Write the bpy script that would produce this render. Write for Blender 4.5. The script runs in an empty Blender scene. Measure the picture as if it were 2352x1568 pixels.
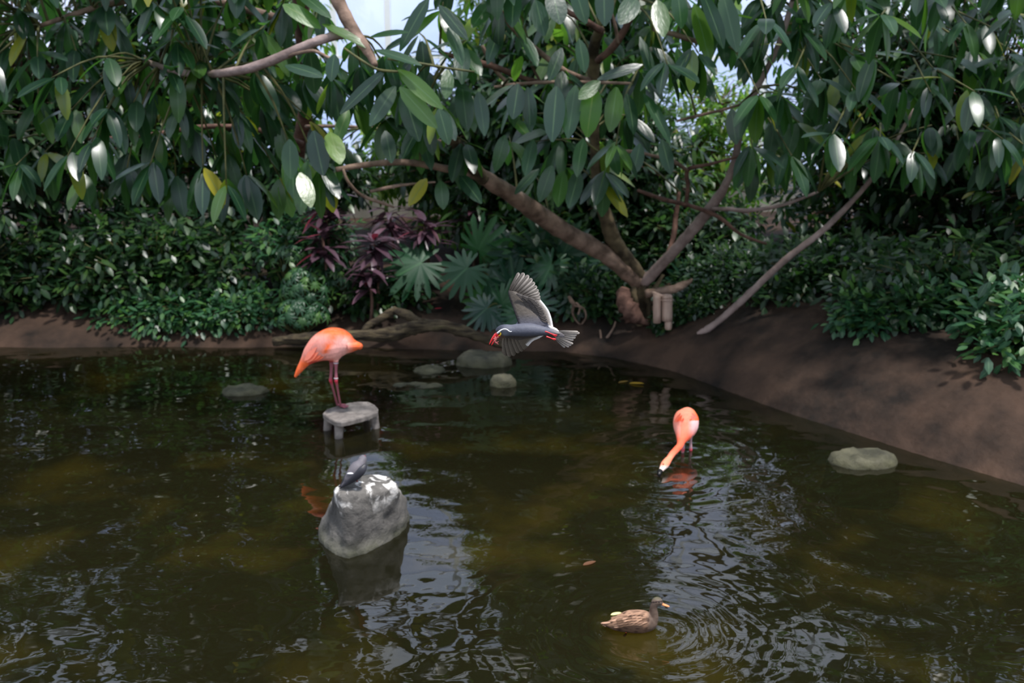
import bpy, bmesh, math, random
import numpy as np
from mathutils import Vector, Matrix, noise
random.seed(7); np.random.seed(7)
S = bpy.context.scene
COL = S.collection
# ------------------------------------------------------------------ camera, sky, sun, exposure
CAMZ, PITCH, F = 3.4, math.radians(13), 2178.0
cd = bpy.data.cameras.new('camera'); cam = bpy.data.objects.new('camera', cd); COL.objects.link(cam)
cam.location = (0, 0, CAMZ); cam.rotation_euler = (math.pi/2-PITCH, 0, 0)
cd.sensor_width = 36; cd.lens = F/2352*36; cd.clip_end = 300
cd.dof.use_dof = True; cd.dof.focus_distance = 4.3; cd.dof.aperture_fstop = 2.6
S.camera = cam
w = bpy.data.worlds.new('sky'); S.world = w; w.use_nodes = True
nt = w.node_tree; bg = nt.nodes['Background']
tc = nt.nodes.new('ShaderNodeTexCoord'); mp = nt.nodes.new('ShaderNodeMapping'); mp.inputs['Scale'].default_value = (1, 1, 2.2)
nz = nt.nodes.new('ShaderNodeTexNoise'); nz.inputs['Scale'].default_value = 2.2; nz.inputs['Detail'].default_value = 4
rp = nt.nodes.new('ShaderNodeValToRGB'); rp.color_ramp.elements[0].color = (.50, .64, .92, 1); rp.color_ramp.elements[1].color = (.88, .94, 1, 1)
rp.color_ramp.elements[0].position = .4; rp.color_ramp.elements[1].position = .62
nt.links.new(tc.outputs['Generated'], mp.inputs[0]); nt.links.new(mp.outputs[0], nz.inputs['Vector'])
nt.links.new(nz.outputs['Fac'], rp.inputs[0]); nt.links.new(rp.outputs[0], bg.inputs['Color'])
bg.inputs['Strength'].default_value = 1.75
sd = bpy.data.lights.new('sun', 'SUN'); sun = bpy.data.objects.new('sun', sd); COL.objects.link(sun)
sd.energy = 6.5; sd.angle = math.radians(5); sd.color = (1, .95, .87)
SUN_DIR = Vector((.26, -.26, 1.0)).normalized()          # towards the sun: high, a little to the front and right
sun.rotation_euler = SUN_DIR.to_track_quat('Z', 'Y').to_euler()
S.view_settings.view_transform = 'Standard'; S.view_settings.look = 'None'
S.view_settings.exposure = 0.0; S.view_settings.gamma = 1; S.view_settings.use_curve_mapping = False
S.cycles.transparent_max_bounces = 16; S.cycles.max_bounces = 7; S.cycles.use_denoising = True

# ------------------------------------------------------------------ helpers
cp, sp_ = math.cos(PITCH), math.sin(PITCH)
def ray(px, py):
    a, b = (px-1176)/F, (784-py)/F
    return Vector((a, cp + b*sp_, -sp_ + b*cp))
def at(px, py, Y):
    r = ray(px, py); return Vector((0, 0, CAMZ)) + r*(Y/r.y)
def P(px, py, z=0.0):
    r = ray(px, py); return Vector((0, 0, CAMZ)) + r*((z-CAMZ)/r.z)
def pxm(px, py, Y):                                       # metres per photo pixel there
    return (Y/ray(px, py).y)/F
def tag(o, label=None, cat=None, group=None, kind=None):
    if label: o['label'] = label
    if cat: o['category'] = cat
    if group: o['group'] = group
    if kind: o['kind'] = kind
    return o
def empty(name, loc, label, cat, group=None):
    o = bpy.data.objects.new(name, None); COL.objects.link(o); o.location = loc; o.empty_display_size = .1
    o['_org'] = tuple(loc); return tag(o, label, cat, group)
def origin(o):
    v = Vector((0, 0, 0))
    while o: v += o.location; o = o.parent
    return v
def link(name, me, mat, parent=None, loc=None, smooth=True):
    o = bpy.data.objects.new(name, me); COL.objects.link(o)
    if mat and not me.materials: me.materials.append(mat)
    if parent: o.parent = parent
    if loc is not None: o.location = loc
    return o
def mesh(name, vs, fs, mat, parent=None, smooth=True, org=None, uv=None, cols=None):
    """vs are world points; the object's origin is put at org (or 0 under its parent)"""
    base = origin(parent) if parent else Vector((0, 0, 0))
    o_ = Vector(org) if org is not None else base
    me = bpy.data.meshes.new(name)
    me.from_pydata([tuple(Vector(v)-o_) for v in vs], [], [tuple(f) for f in fs])
    if smooth: me.polygons.foreach_set('use_smooth', [True]*len(me.polygons))
    if cols is not None:
        a = me.color_attributes.new('Col', 'FLOAT_COLOR', 'POINT'); a.data.foreach_set('color', np.array([(*c, 1) for c in cols], dtype=np.float32).ravel())
    ob = link(name, me, mat, parent, (o_-base))
    return ob
def catmull(pts, n=4):
    pts = [tuple(p) for p in pts]; out = []
    P_ = [pts[0]]+pts+[pts[-1]]
    for i in range(1, len(P_)-2):
        for k in range(n):
            t = k/n; a, b, c, d = (np.array(q, float) for q in P_[i-1:i+3])
            out.append(.5*((2*b)+(-a+c)*t+(2*a-5*b+4*c-d)*t*t+(-a+3*b-3*c+d)*t**3))
    out.append(np.array(pts[-1], float)); return out
def tube_geo(pts, rad, seg=8, sub=4, jit=0, flat=(1, 1), up=None, ridge=0, cap=True):
    """pts world, rad metres; returns verts, faces"""
    q = catmull([(*p, r) for p, r in zip(pts, rad)], sub)
    C = [Vector(p[:3]) for p in q]; R = [max(1e-4, float(p[3])) for p in q]
    vs, fs = [], []; prev = None
    for i, c in enumerate(C):
        t = (C[min(i+1, len(C)-1)]-C[max(i-1, 0)])
        t = t.normalized() if t.length > 1e-9 else Vector((0, 0, 1))
        if up is not None:
            a = (Vector(up)-t*Vector(up).dot(t)); a = a.normalized() if a.length > 1e-5 else t.orthogonal().normalized()
        elif prev is None: a = t.orthogonal().normalized()
        else:
            a = prev-t*prev.dot(t); a = a.normalized() if a.length > 1e-6 else t.orthogonal().normalized()
        prev = a; b = t.cross(a)
        for k in range(seg):
            an = 2*math.pi*k/seg
            d = a*math.cos(an)*flat[0]+b*math.sin(an)*flat[1]
            r = R[i]
            if jit: r *= 1+jit*noise.noise((c+d*r)*(1.2/max(R[0], .02)))
            if ridge: r *= 1+ridge*noise.noise(Vector((math.cos(an)*3.1, math.sin(an)*3.1, i*.22)))
            vs.append(c+d*r)
    n = len(C)
    for i in range(n-1):
        for k in range(seg):
            k2 = (k+1) % seg; fs.append((i*seg+k, i*seg+k2, (i+1)*seg+k2, (i+1)*seg+k))
    if cap:
        fs.append(tuple(reversed(range(seg)))); fs.append(tuple(range((n-1)*seg, n*seg)))
    return vs, fs
def join_geo(gs):
    V, Fc = [], []
    for v, f in gs:
        b = len(V); V += list(v); Fc += [tuple(i+b for i in x) for x in f]
    return V, Fc
def px_tube(pts, seg=8, sub=4, Y=None, **kw):
    """pts = (px, py, Y, radius px) in the photo"""
    if Y is not None: pts = [(a, b, Y, r) for a, b, r in pts]
    return tube_geo([at(a, b, y) for a, b, y, r in pts], [r*pxm(a, b, y) for a, b, y, r in pts], seg, sub, **kw)
def sphere_geo(c, r, sc=(1, 1, 1), n=8, m=12):
    vs = [Vector(c)+Vector((0, 0, r*sc[2]))]; fs = []
    for i in range(1, n):
        th = math.pi*i/n
        for k in range(m):
            ph = 2*math.pi*k/m; vs.append(Vector(c)+Vector((r*sc[0]*math.sin(th)*math.cos(ph), r*sc[1]*math.sin(th)*math.sin(ph), r*sc[2]*math.cos(th))))
    vs.append(Vector(c)-Vector((0, 0, r*sc[2])))
    for k in range(m): fs.append((0, 1+k, 1+(k+1) % m))
    for i in range(n-2):
        for k in range(m):
            a = 1+i*m+k; b = 1+i*m+(k+1) % m; fs.append((a, a+m, b+m, b))
    L = len(vs)-1; a0 = 1+(n-2)*m
    for k in range(m): fs.append((a0+k, L, a0+(k+1) % m))
    return vs, fs
def remesh(name, geos, voxel, mat, parent, colfn=None, smooth_it=6):
    v, f = join_geo(geos); base = origin(parent)
    me = bpy.data.meshes.new('tmp'); me.from_pydata([tuple(Vector(x)-base) for x in v], [], f)
    o = bpy.data.objects.new('tmp', me); COL.objects.link(o)
    m = o.modifiers.new('r', 'REMESH'); m.mode = 'VOXEL'; m.voxel_size = voxel
    s = o.modifiers.new('s', 'SMOOTH'); s.iterations = smooth_it; s.factor = .5
    bpy.context.view_layer.update(); dg = bpy.context.evaluated_depsgraph_get()
    out = bpy.data.meshes.new_from_object(o.evaluated_get(dg)); out.name = name
    bpy.data.objects.remove(o); bpy.data.meshes.remove(me)
    out.polygons.foreach_set('use_smooth', [True]*len(out.polygons)); out.materials.clear()
    if colfn:
        a = out.color_attributes.new('Col', 'FLOAT_COLOR', 'POINT')
        a.data.foreach_set('color', np.array([(*colfn(x.co+base), 1) for x in out.vertices], dtype=np.float32).ravel())
    return link(name, out, mat, parent, (0, 0, 0))

# ------------------------------------------------------------------ materials
def srgb(r, g, b):
    f = lambda c: ((c/255+.055)/1.055)**2.4 if c/255 > .04045 else c/255/12.92
    return (f(r), f(g), f(b), 1)
def newmat(name):
    m = bpy.data.materials.new(name); m.use_nodes = True; t = m.node_tree
    return m, t, t.nodes['Principled BSDF'], t.nodes['Material Output']
def noise_mat(name, c1, c2, scale=6, rough=.8, bump=.3, detail=6, stretch=(1, 1, 1), lo=.35, hi=.65, spec=.3, c3=None, bscale=None, coord='Object', dist=.02):
    m, t, b, out = newmat(name); L = t.links
    tc = t.nodes.new('ShaderNodeTexCoord'); mp = t.nodes.new('ShaderNodeMapping'); mp.inputs['Scale'].default_value = stretch
    n = t.nodes.new('ShaderNodeTexNoise'); n.inputs['Scale'].default_value = scale; n.inputs['Detail'].default_value = detail
    r = t.nodes.new('ShaderNodeValToRGB'); r.color_ramp.elements[0].color = c1; r.color_ramp.elements[0].position = lo
    r.color_ramp.elements[1].color = c2; r.color_ramp.elements[1].position = hi
    if c3: e = r.color_ramp.elements.new(min(.98, hi+.12)); e.color = c3
    L.new(tc.outputs[coord], mp.inputs[0]); L.new(mp.outputs[0], n.inputs['Vector']); L.new(n.outputs['Fac'], r.inputs[0])
    L.new(r.outputs[0], b.inputs['Base Color'])
    b.inputs['Roughness'].default_value = rough; b.inputs['Specular IOR Level'].default_value = spec
    if bump:
        n2 = t.nodes.new('ShaderNodeTexNoise'); n2.inputs['Scale'].default_value = bscale or scale*3; n2.inputs['Detail'].default_value = 5
        L.new(mp.outputs[0], n2.inputs['Vector']); bp = t.nodes.new('ShaderNodeBump'); bp.inputs['Strength'].default_value = bump; bp.inputs['Distance'].default_value = dist
        L.new(n2.outputs['Fac'], bp.inputs['Height']); L.new(bp.outputs[0], b.inputs['Normal'])
    return m
def leaf_mat(name, stops, rib, trans, tf=.35, rough=.33, spec=.6, rimw=.035):
    """colour per leaf from object random + attribute rnd; midrib from the uv"""
    m, t, b, out = newmat(name); L = t.links; N = t.nodes.new
    oi = N('ShaderNodeObjectInfo'); at_ = N('ShaderNodeAttribute'); at_.attribute_name = 'rnd'
    ad = N('ShaderNodeMath'); ad.operation = 'ADD'; fr = N('ShaderNodeMath'); fr.operation = 'FRACT'
    L.new(oi.outputs['Random'], ad.inputs[0]); L.new(at_.outputs['Fac'], ad.inputs[1]); L.new(ad.outputs[0], fr.inputs[0])
    r = N('ShaderNodeValToRGB'); els = r.color_ramp.elements
    els[0].position, els[0].color = stops[0]; els[1].position, els[1].color = stops[-1]
    for p_, c_ in stops[1:-1]: e = els.new(p_); e.color = c_
    L.new(fr.outputs[0], r.inputs[0])
    uv = N('ShaderNodeUVMap'); uv.uv_map = 'UVMap'; sx = N('ShaderNodeSeparateXYZ'); L.new(uv.outputs[0], sx.inputs[0])
    ab = N('ShaderNodeMath'); ab.operation = 'SUBTRACT'; ab.inputs[1].default_value = .5; L.new(sx.outputs['Y'], ab.inputs[0])
    a2 = N('ShaderNodeMath'); a2.operation = 'ABSOLUTE'; L.new(ab.outputs[0], a2.inputs[0])
    lt = N('ShaderNodeMath'); lt.operation = 'LESS_THAN'; lt.inputs[1].default_value = rimw; L.new(a2.outputs[0], lt.inputs[0])
    hf = N('ShaderNodeMath'); hf.operation = 'MULTIPLY'; hf.inputs[1].default_value = .6; L.new(lt.outputs[0], hf.inputs[0])
    mx = N('ShaderNodeMixRGB'); mx.inputs[2].default_value = rib; L.new(hf.outputs[0], mx.inputs[0]); L.new(r.outputs[0], mx.inputs[1])
    L.new(mx.outputs[0], b.inputs['Base Color']); b.inputs['Roughness'].default_value = rough; b.inputs['Specular IOR Level'].default_value = spec
    n = N('ShaderNodeTexNoise'); n.inputs['Scale'].default_value = 9; bp = N('ShaderNodeBump'); bp.inputs['Strength'].default_value = .2; bp.inputs['Distance'].default_value = .012; n.inputs['Scale'].default_value = 5
    L.new(n.outputs['Fac'], bp.inputs['Height']); L.new(bp.outputs[0], b.inputs['Normal'])
    tr = N('ShaderNodeBsdfTranslucent'); m2 = N('ShaderNodeMixRGB'); m2.blend_type = 'MIX'; m2.inputs[0].default_value = .35; m2.inputs[2].default_value = trans
    mul = N('ShaderNodeMixRGB'); mul.blend_type = 'ADD'; mul.inputs[0].default_value = 1; L.new(r.outputs[0], mul.inputs[1]); mul.inputs[2].default_value = trans
    L.new(mul.outputs[0], tr.inputs['Color'])
    ms = N('ShaderNodeMixShader'); ms.inputs[0].default_value = tf; L.new(b.outputs[0], ms.inputs[1]); L.new(tr.outputs[0], ms.inputs[2]); L.new(ms.outputs[0], out.inputs[0])
    return m
def vcol_mat(name, rough=.6, bump=.3, bscale=60, stretch=(1, 1, 1), tf=0, spec=.3, var=.12, vscale=40):
    m, t, b, out = newmat(name); L = t.links; N = t.nodes.new
    a = N('ShaderNodeVertexColor'); a.layer_name = 'Col'
    tc = N('ShaderNodeTexCoord'); mp = N('ShaderNodeMapping'); mp.inputs['Scale'].default_value = stretch; L.new(tc.outputs['Object'], mp.inputs[0])
    n = N('ShaderNodeTexNoise'); n.inputs['Scale'].default_value = vscale; n.inputs['Detail'].default_value = 5; L.new(mp.outputs[0], n.inputs['Vector'])
    mr = N('ShaderNodeMapRange'); mr.inputs[1].default_value = .3; mr.inputs[2].default_value = .7; mr.inputs[3].default_value = 1-var; mr.inputs[4].default_value = 1+var
    L.new(n.outputs['Fac'], mr.inputs[0])
    mx = N('ShaderNodeMixRGB'); mx.blend_type = 'MULTIPLY'; mx.inputs[0].default_value = 1; L.new(a.outputs[0], mx.inputs[1]); L.new(mr.outputs[0], mx.inputs[2])
    L.new(mx.outputs[0], b.inputs['Base Color']); b.inputs['Roughness'].default_value = rough; b.inputs['Specular IOR Level'].default_value = spec
    n2 = N('ShaderNodeTexNoise'); n2.inputs['Scale'].default_value = bscale; L.new(mp.outputs[0], n2.inputs['Vector'])
    bp = N('ShaderNodeBump'); bp.inputs['Strength'].default_value = bump; bp.inputs['Distance'].default_value = .004; L.new(n2.outputs['Fac'], bp.inputs['Height']); L.new(bp.outputs[0], b.inputs['Normal'])
    if tf:
        tr = N('ShaderNodeBsdfTranslucent'); L.new(mx.outputs[0], tr.inputs[0]); ms = N('ShaderNodeMixShader'); ms.inputs[0].default_value = tf
        L.new(b.outputs[0], ms.inputs[1]); L.new(tr.outputs[0], ms.inputs[2]); L.new(ms.outputs[0], out.inputs[0])
    return m
def plain(name, c, rough=.5, spec=.4, bump=.1, scale=20, var=.85):
    c2 = tuple(x*var for x in c[:3])+(1,)
    return noise_mat(name, c2, c, scale=scale, rough=rough, bump=bump, spec=spec, dist=.004)

M = {}
M['bark'] = noise_mat('fig_bark', srgb(92, 74, 62), srgb(150, 124, 108), scale=5, rough=.85, bump=.6, c3=srgb(172, 150, 138), dist=.03)
M['bark_dark'] = noise_mat('mossy_dark_bark', srgb(46, 38, 26), srgb(112, 98, 74), scale=4, rough=.9, bump=.6, c3=srgb(128, 120, 84), dist=.03)
M['bark_pale'] = noise_mat('pale_grey_bark', srgb(118, 100, 94), srgb(158, 138, 132), scale=5, rough=.85, bump=.5, dist=.03)
M['bark_red'] = noise_mat('red_brown_bark', srgb(74, 52, 44), srgb(116, 86, 74), scale=7, rough=.85, bump=.5, dist=.02)
M['twig'] = noise_mat('green_twig', srgb(62, 64, 34), srgb(98, 96, 56), scale=8, rough=.6, bump=.1)
M['log'] = noise_mat('weathered_log_wood', srgb(38, 31, 24), srgb(94, 82, 62), scale=4, rough=.9, bump=1, c3=srgb(84, 86, 46), stretch=(1, 3, 5), dist=.04)
M['leaf'] = leaf_mat('fig_leaf', [(0, srgb(22, 46, 36)), (.45, srgb(32, 62, 44)), (.8, srgb(42, 78, 38)), (.95, srgb(72, 104, 34)), (1, srgb(160, 150, 40))], srgb(90, 120, 80), srgb(70, 118, 24), tf=.42, rough=.3, spec=.7)
M['leaf_lime_and_lit'] = leaf_mat('bright_green_leaf', [(0, srgb(52, 96, 36)), (.6, srgb(80, 124, 44)), (1, srgb(140, 156, 60))], srgb(130, 150, 80), srgb(100, 140, 30), tf=.45, rough=.35)  # light green leaves; in the fig crown their colour also paints backlight
M['leaf_dark'] = leaf_mat('dark_shrub_leaf', [(0, srgb(22, 42, 28)), (.6, srgb(36, 64, 36)), (1, srgb(64, 92, 40))], srgb(66, 98, 60), srgb(50, 90, 20), tf=.35, rough=.35)
M['leaf_purple'] = leaf_mat('purple_leaf', [(0, srgb(58, 38, 48)), (.6, srgb(88, 66, 78)), (.93, srgb(100, 66, 78)), (1, srgb(150, 50, 70))], srgb(100, 56, 70), srgb(36, 16, 24), tf=.15, rough=.35)
M['leaf_blue'] = leaf_mat('blue_green_leaf', [(0, srgb(26, 62, 42)), (.6, srgb(42, 84, 52)), (1, srgb(78, 116, 48))], srgb(110, 150, 100), srgb(50, 96, 34), tf=.3, rough=.4)
M['leaf_mono'] = leaf_mat('lobed_leaf', [(0, srgb(26, 68, 42)), (.6, srgb(38, 88, 50)), (1, srgb(70, 128, 44))], srgb(70, 120, 70), srgb(60, 120, 30), tf=.3, rough=.5, rimw=.02)
M['leaf_mono_dark'] = leaf_mat('dark_lobed_leaf', [(0, srgb(24, 54, 42)), (.6, srgb(34, 72, 52)), (1, srgb(50, 92, 56))], srgb(70, 104, 74), srgb(30, 70, 20), tf=.25, rough=.32, rimw=.02)
M['white'] = plain('white_painted_steel', srgb(250, 250, 250), .5, var=.97)
M['concrete'] = noise_mat('grey_render', srgb(120, 116, 108), srgb(150, 146, 138), scale=1.5, rough=.9, bump=.1)

# ------------------------------------------------------------------ the pond basin and its bank
shore = [(-1400, 800), (640, 796), (900, 800), (1150, 806), (1290, 802), (1400, 818), (1550, 852), (1700, 905), (1850, 960), (2100, 1040), (2400, 1130), (2900, 1240)]
SH = sorted([tuple(P(a, b)[:2]) for a, b in shore]); SH = [(-40, 14.6)]+SH+[(12, 3.5), (40, -6)]
SX, SY = [s[0] for s in SH], [s[1] for s in SH]
def shore_y(x): return float(np.interp(x, SX, SY))
def ground_z(x, y):
    d = y-shore_y(x)
    slope = .5 if x < 1.5 else .42
    nn = noise.noise(Vector((x*.55, y*.55, 3.1)))
    d += .18*nn
    if d > 0:
        z = 1.5*(1-math.exp(-d*slope/1.5)) + .04*min(1, d*4)+.05*noise.noise(Vector((x*1.7, y*1.7, 0)))*min(1, d*2)
    else: z = max(-.42, d*.42)+.03*noise.noise(Vector((x*1.3, y*1.3, 5)))*min(1, -d)
    return z
def build_ground():
    m, t, b, out = newmat('bank_mud_and_algae'); L = t.links; N = t.nodes.new
    g = N('ShaderNodeNewGeometry'); n = N('ShaderNodeTexNoise'); n.inputs['Scale'].default_value = 1.1; n.inputs['Detail'].default_value = 7; n.inputs['Roughness'].default_value = .6
    L.new(g.outputs['Position'], n.inputs['Vector'])
    mud = N('ShaderNodeValToRGB'); mud.color_ramp.elements[0].color = srgb(30, 24, 20); mud.color_ramp.elements[0].position = .38; mud.color_ramp.elements[1].color = srgb(74, 56, 45); mud.color_ramp.elements[1].position = .68
    L.new(n.outputs['Fac'], mud.inputs[0])
    n2 = N('ShaderNodeTexNoise'); n2.inputs['Scale'].default_value = .85; n2.inputs['Detail'].default_value = 3; n2.inputs['Roughness'].default_value = .5; L.new(g.outputs['Position'], n2.inputs['Vector'])
    bed = N('ShaderNodeValToRGB'); bed.color_ramp.elements[0].color = srgb(30, 27, 16); bed.color_ramp.elements[0].position = .50; bed.color_ramp.elements[1].color = srgb(140, 130, 54); bed.color_ramp.elements[1].position = .72
    L.new(n2.outputs['Fac'], bed.inputs[0])
    sx = N('ShaderNodeSeparateXYZ'); L.new(g.outputs['Position'], sx.inputs[0])
    mr = N('ShaderNodeMapRange'); mr.inputs[1].default_value = -.3; mr.inputs[2].default_value = -.12; L.new(sx.outputs['Z'], mr.inputs[0])
    mx = N('ShaderNodeMixRGB'); L.new(mr.outputs[0], mx.inputs[0]); L.new(bed.outputs[0], mx.inputs[1]); L.new(mud.outputs[0], mx.inputs[2])
    L.new(mx.outputs[0], b.inputs['Base Color']); b.inputs['Roughness'].default_value = .85; b.inputs['Specular IOR Level'].default_value = .2
    n3 = N('ShaderNodeTexNoise'); n3.inputs['Scale'].default_value = 7; n3.inputs['Detail'].default_value = 6; L.new(g.outputs['Position'], n3.inputs['Vector'])
    bp = N('ShaderNodeBump'); bp.inputs['Strength'].default_value = .6; bp.inputs['Distance'].default_value = .06; L.new(n3.outputs['Fac'], bp.inputs['Height']); L.new(bp.outputs[0], b.inputs['Normal'])
    xs = np.arange(-16, 16.01, .14); ys = np.arange(-4, 24.01, .14)
    vs = [(x, y, ground_z(x, y)) for y in ys for x in xs]; nx = len(xs)
    fs = [(j*nx+i, j*nx+i+1, (j+1)*nx+i+1, (j+1)*nx+i) for j in range(len(ys)-1) for i in range(nx-1)]
    o = mesh('ground', vs, fs, m); tag(o, kind='structure', label='brown mud bank and algae covered pond bed')
build_ground()
def bank_at(px, py):
    r = ray(px, py); t_ = 10.0
    while t_ < 24:
        q = Vector((0, 0, CAMZ))+r*t_
        if q.z < ground_z(q.x, q.y): return q
        t_ += .02
    return q

DUCK = P(1470, 1446); FLR = P(1578, 1035); FLBILL = P(1515, 1088); ROCK = P(830, 1250)
def build_water():
    m, t, b, out = newmat('pond_water'); L = t.links; N = t.nodes.new; t.nodes.remove(b)
    g = N('ShaderNodeNewGeometry')
    def nz(scale, stretch, det=2, dist=0.0):
        mp = N('ShaderNodeMapping'); mp.inputs['Scale'].default_value = stretch; L.new(g.outputs['Position'], mp.inputs[0])
        n = N('ShaderNodeTexNoise'); n.inputs['Scale'].default_value = scale; n.inputs['Detail'].default_value = det; n.inputs['Distortion'].default_value = dist
        L.new(mp.outputs[0], n.inputs['Vector']); return n.outputs['Fac']
    def mth(op, a, b_):
        x = N('ShaderNodeMath'); x.operation = op
        for i, v in enumerate((a, b_)):
            if isinstance(v, (int, float)): x.inputs[i].default_value = v
            elif v is not None: L.new(v, x.inputs[i])
        return x.outputs[0]
    h = mth('MULTIPLY', nz(1.1, (1, 1.5, 1), 1), .030)
    h = mth('ADD', h, mth('MULTIPLY', nz(2.6, (1, 1.4, 1), 1, .5), .0055))
    h = mth('ADD', h, mth('MULTIPLY', nz(9, (1, 1.4, 1), 1), .0005))
    def rings(c, k, amp, fall):
        vd = N('ShaderNodeVectorMath'); vd.operation = 'DISTANCE'; L.new(g.outputs['Position'], vd.inputs[0]); vd.inputs[1].default_value = (c[0], c[1], 0)
        d = vd.outputs['Value']; d2 = mth('ADD', d, mth('MULTIPLY', nz(3, (1, 1, 1), 1), .12))
        s = mth('SINE', mth('MULTIPLY', d2, k), None); e = mth('EXPONENT', mth('MULTIPLY', d, -fall), None)
        return mth('MULTIPLY', mth('MULTIPLY', s, e), amp)
    for c, k, amp, fall in (((DUCK.x+.12, DUCK.y, 0), 40, .0028, 1.9), ((FLR.x, FLR.y, 0), 34, .0016, 1.3), ((FLBILL.x, FLBILL.y, 0), 44, .0016, 2.0), ((3.6, 7.9, 0), 19, .0034, .7)):
        h = mth('ADD', h, rings(c, k, amp, fall))
    bp = N('ShaderNodeBump'); bp.inputs['Strength'].default_value = 1; bp.inputs['Distance'].default_value = 1; L.new(h, bp.inputs['Height'])
    fr = N('ShaderNodeFresnel'); fr.inputs['IOR'].default_value = 1.45; L.new(bp.outputs[0], fr.inputs['Normal'])
    gl = N('ShaderNodeBsdfGlossy'); gl.inputs['Roughness'].default_value = .02; gl.inputs['Color'].default_value = (1, 1, 1, 1); L.new(bp.outputs[0], gl.inputs['Normal'])
    tr = N('ShaderNodeBsdfTransparent'); tr.inputs['Color'].default_value = (.36, .33, .19, 1)
    df = N('ShaderNodeBsdfDiffuse'); df.inputs['Color'].default_value = srgb(40, 39, 23)
    m1 = N('ShaderNodeMixShader'); m1.inputs[0].default_value = .28; L.new(tr.outputs[0], m1.inputs[1]); L.new(df.outputs[0], m1.inputs[2])
    m2 = N('ShaderNodeMixShader'); L.new(fr.outputs[0], m2.inputs[0]); L.new(m1.outputs[0], m2.inputs[1]); L.new(gl.outputs[0], m2.inputs[2]); L.new(m2.outputs[0], out.inputs[0])
    xs = np.linspace(-16, 16, 65); vs = []
    for x in xs: vs += [(x, -4, 0), (x, shore_y(x)+.35 if shore_y(x) > -3 else -3.9, 0)]
    fs = [(2*i, 2*i+2, 2*i+3, 2*i+1) for i in range(64)]
    tag(mesh('pond_water', vs, fs, m, smooth=False), kind='structure', label='dark olive rippled pond water')
build_water()

# ------------------------------------------------------------------ the glasshouse round it
def box_geo(x0, x1, y0, y1, z0, z1):
    v = [(x, y, z) for z in (z0, z1) for y in (y0, y1) for x in (x0, x1)]
    return v, [(0, 2, 3, 1), (4, 5, 7, 6), (0, 1, 5, 4), (2, 6, 7, 3), (0, 4, 6, 2), (1, 3, 7, 5)]
def glass_mat(name, tint, cloud, cc):
    m, t, b, out = newmat(name); L = t.links; N = t.nodes.new; t.nodes.remove(b)
    tr = N('ShaderNodeBsdfTransparent'); tr.inputs[0].default_value = tint
    tl = N('ShaderNodeBsdfTranslucent'); tl.inputs[0].default_value = cc
    n = N('ShaderNodeTexNoise'); n.inputs['Scale'].default_value = 1.2
    mr = N('ShaderNodeMapRange'); mr.inputs[3].default_value = cloud*.7; mr.inputs[4].default_value = cloud*1.3; L.new(n.outputs['Fac'], mr.inputs[0])
    mx = N('ShaderNodeMixShader'); L.new(mr.outputs[0], mx.inputs[0]); L.new(tr.outputs[0], mx.inputs[1]); L.new(tl.outputs[0], mx.inputs[2])
    gl = N('ShaderNodeBsdfGlossy'); gl.inputs['Roughness'].default_value = .05; m2 = N('ShaderNodeMixShader'); m2.inputs[0].default_value = .05
    L.new(mx.outputs[0], m2.inputs[1]); L.new(gl.outputs[0], m2.inputs[2]); L.new(m2.outputs[0], out.inputs[0]); return m
M['glass_wall'] = glass_mat('frosted_wall_glass', (.86, .87, .93, 1), .12, (.8, .82, .9, 1))
M['glass_roof'] = glass_mat('clear_roof_glass', (.97, .98, 1, 1), .06, (.9, .92, .95, 1))
WY, WZ0, WZ1 = 21.0, 2.3, 7.2
xs0 = -15.16; bay = 1.14
def prism(name, a, b, mat, parent=None, t=.06, kind=None):   # a square bar from a to b
    v, f = tube_geo([a, b], [t, t], 4, 1, up=(0, 0, 1) if abs((Vector(b)-Vector(a)).normalized().z) < .9 else (0, 1, 0))
    o = mesh(name, v, f, mat, parent, smooth=False)
    if kind: o['kind'] = kind
    return o
for nm, g in (('wall_back', box_geo(-16, 16, WY-.1, WY+.15, 0, WZ0)), ('wall_left', box_geo(-16.2, -15.95, -6, WY+.15, -1, 4.5)), ('wall_right', box_geo(15.95, 16.2, -6, WY+.15, -1, 4.5)), ('wall_front', box_geo(-16, 16, -6.2, -5.95, -1, 5.0))):  # unseen side and front walls are raised to block low light
    tag(mesh(nm, *g, M['concrete'], smooth=False), kind='structure')
def pane_box(name, c, size, mat, parent, rot=None, cache={}):
    key = (tuple(round(s, 3) for s in size), mat.name)
    if key not in cache:
        sx, sy, sz = (s/2 for s in size); v, f = box_geo(-sx, sx, -sy, sy, -sz, sz)
        me = bpy.data.meshes.new(name); me.from_pydata(v, [], f); me.materials.append(mat); cache[key] = me
    o = bpy.data.objects.new(name, cache[key]); COL.objects.link(o); o.parent = parent; o.location = Vector(c)-origin(parent)
    if rot: o.rotation_euler = rot
    return o
NB = 27
for i in range(NB):
    x = xs0+bay*i
    fr = mesh('window_%d' % (i+1), *join_geo([box_geo(x-.06, x+.06, WY-.08, WY+.08, WZ0, WZ1)]+[box_geo(x+.06, x+bay-.06, WY-.05, WY+.05, z-.03, z+.03) for z in (WZ0+.03, 4.75, WZ1-.03)]), M['white'], smooth=False, org=(x, WY, WZ0)); fr['kind'] = 'structure'
    for z0, z1 in ((WZ0+.06, 4.72), (4.78, WZ1-.06)):
        pane_box('pane', (x+bay/2, WY, (z0+z1)/2), (bay-.12, .012, z1-z0), M['glass_wall'], fr)
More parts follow.
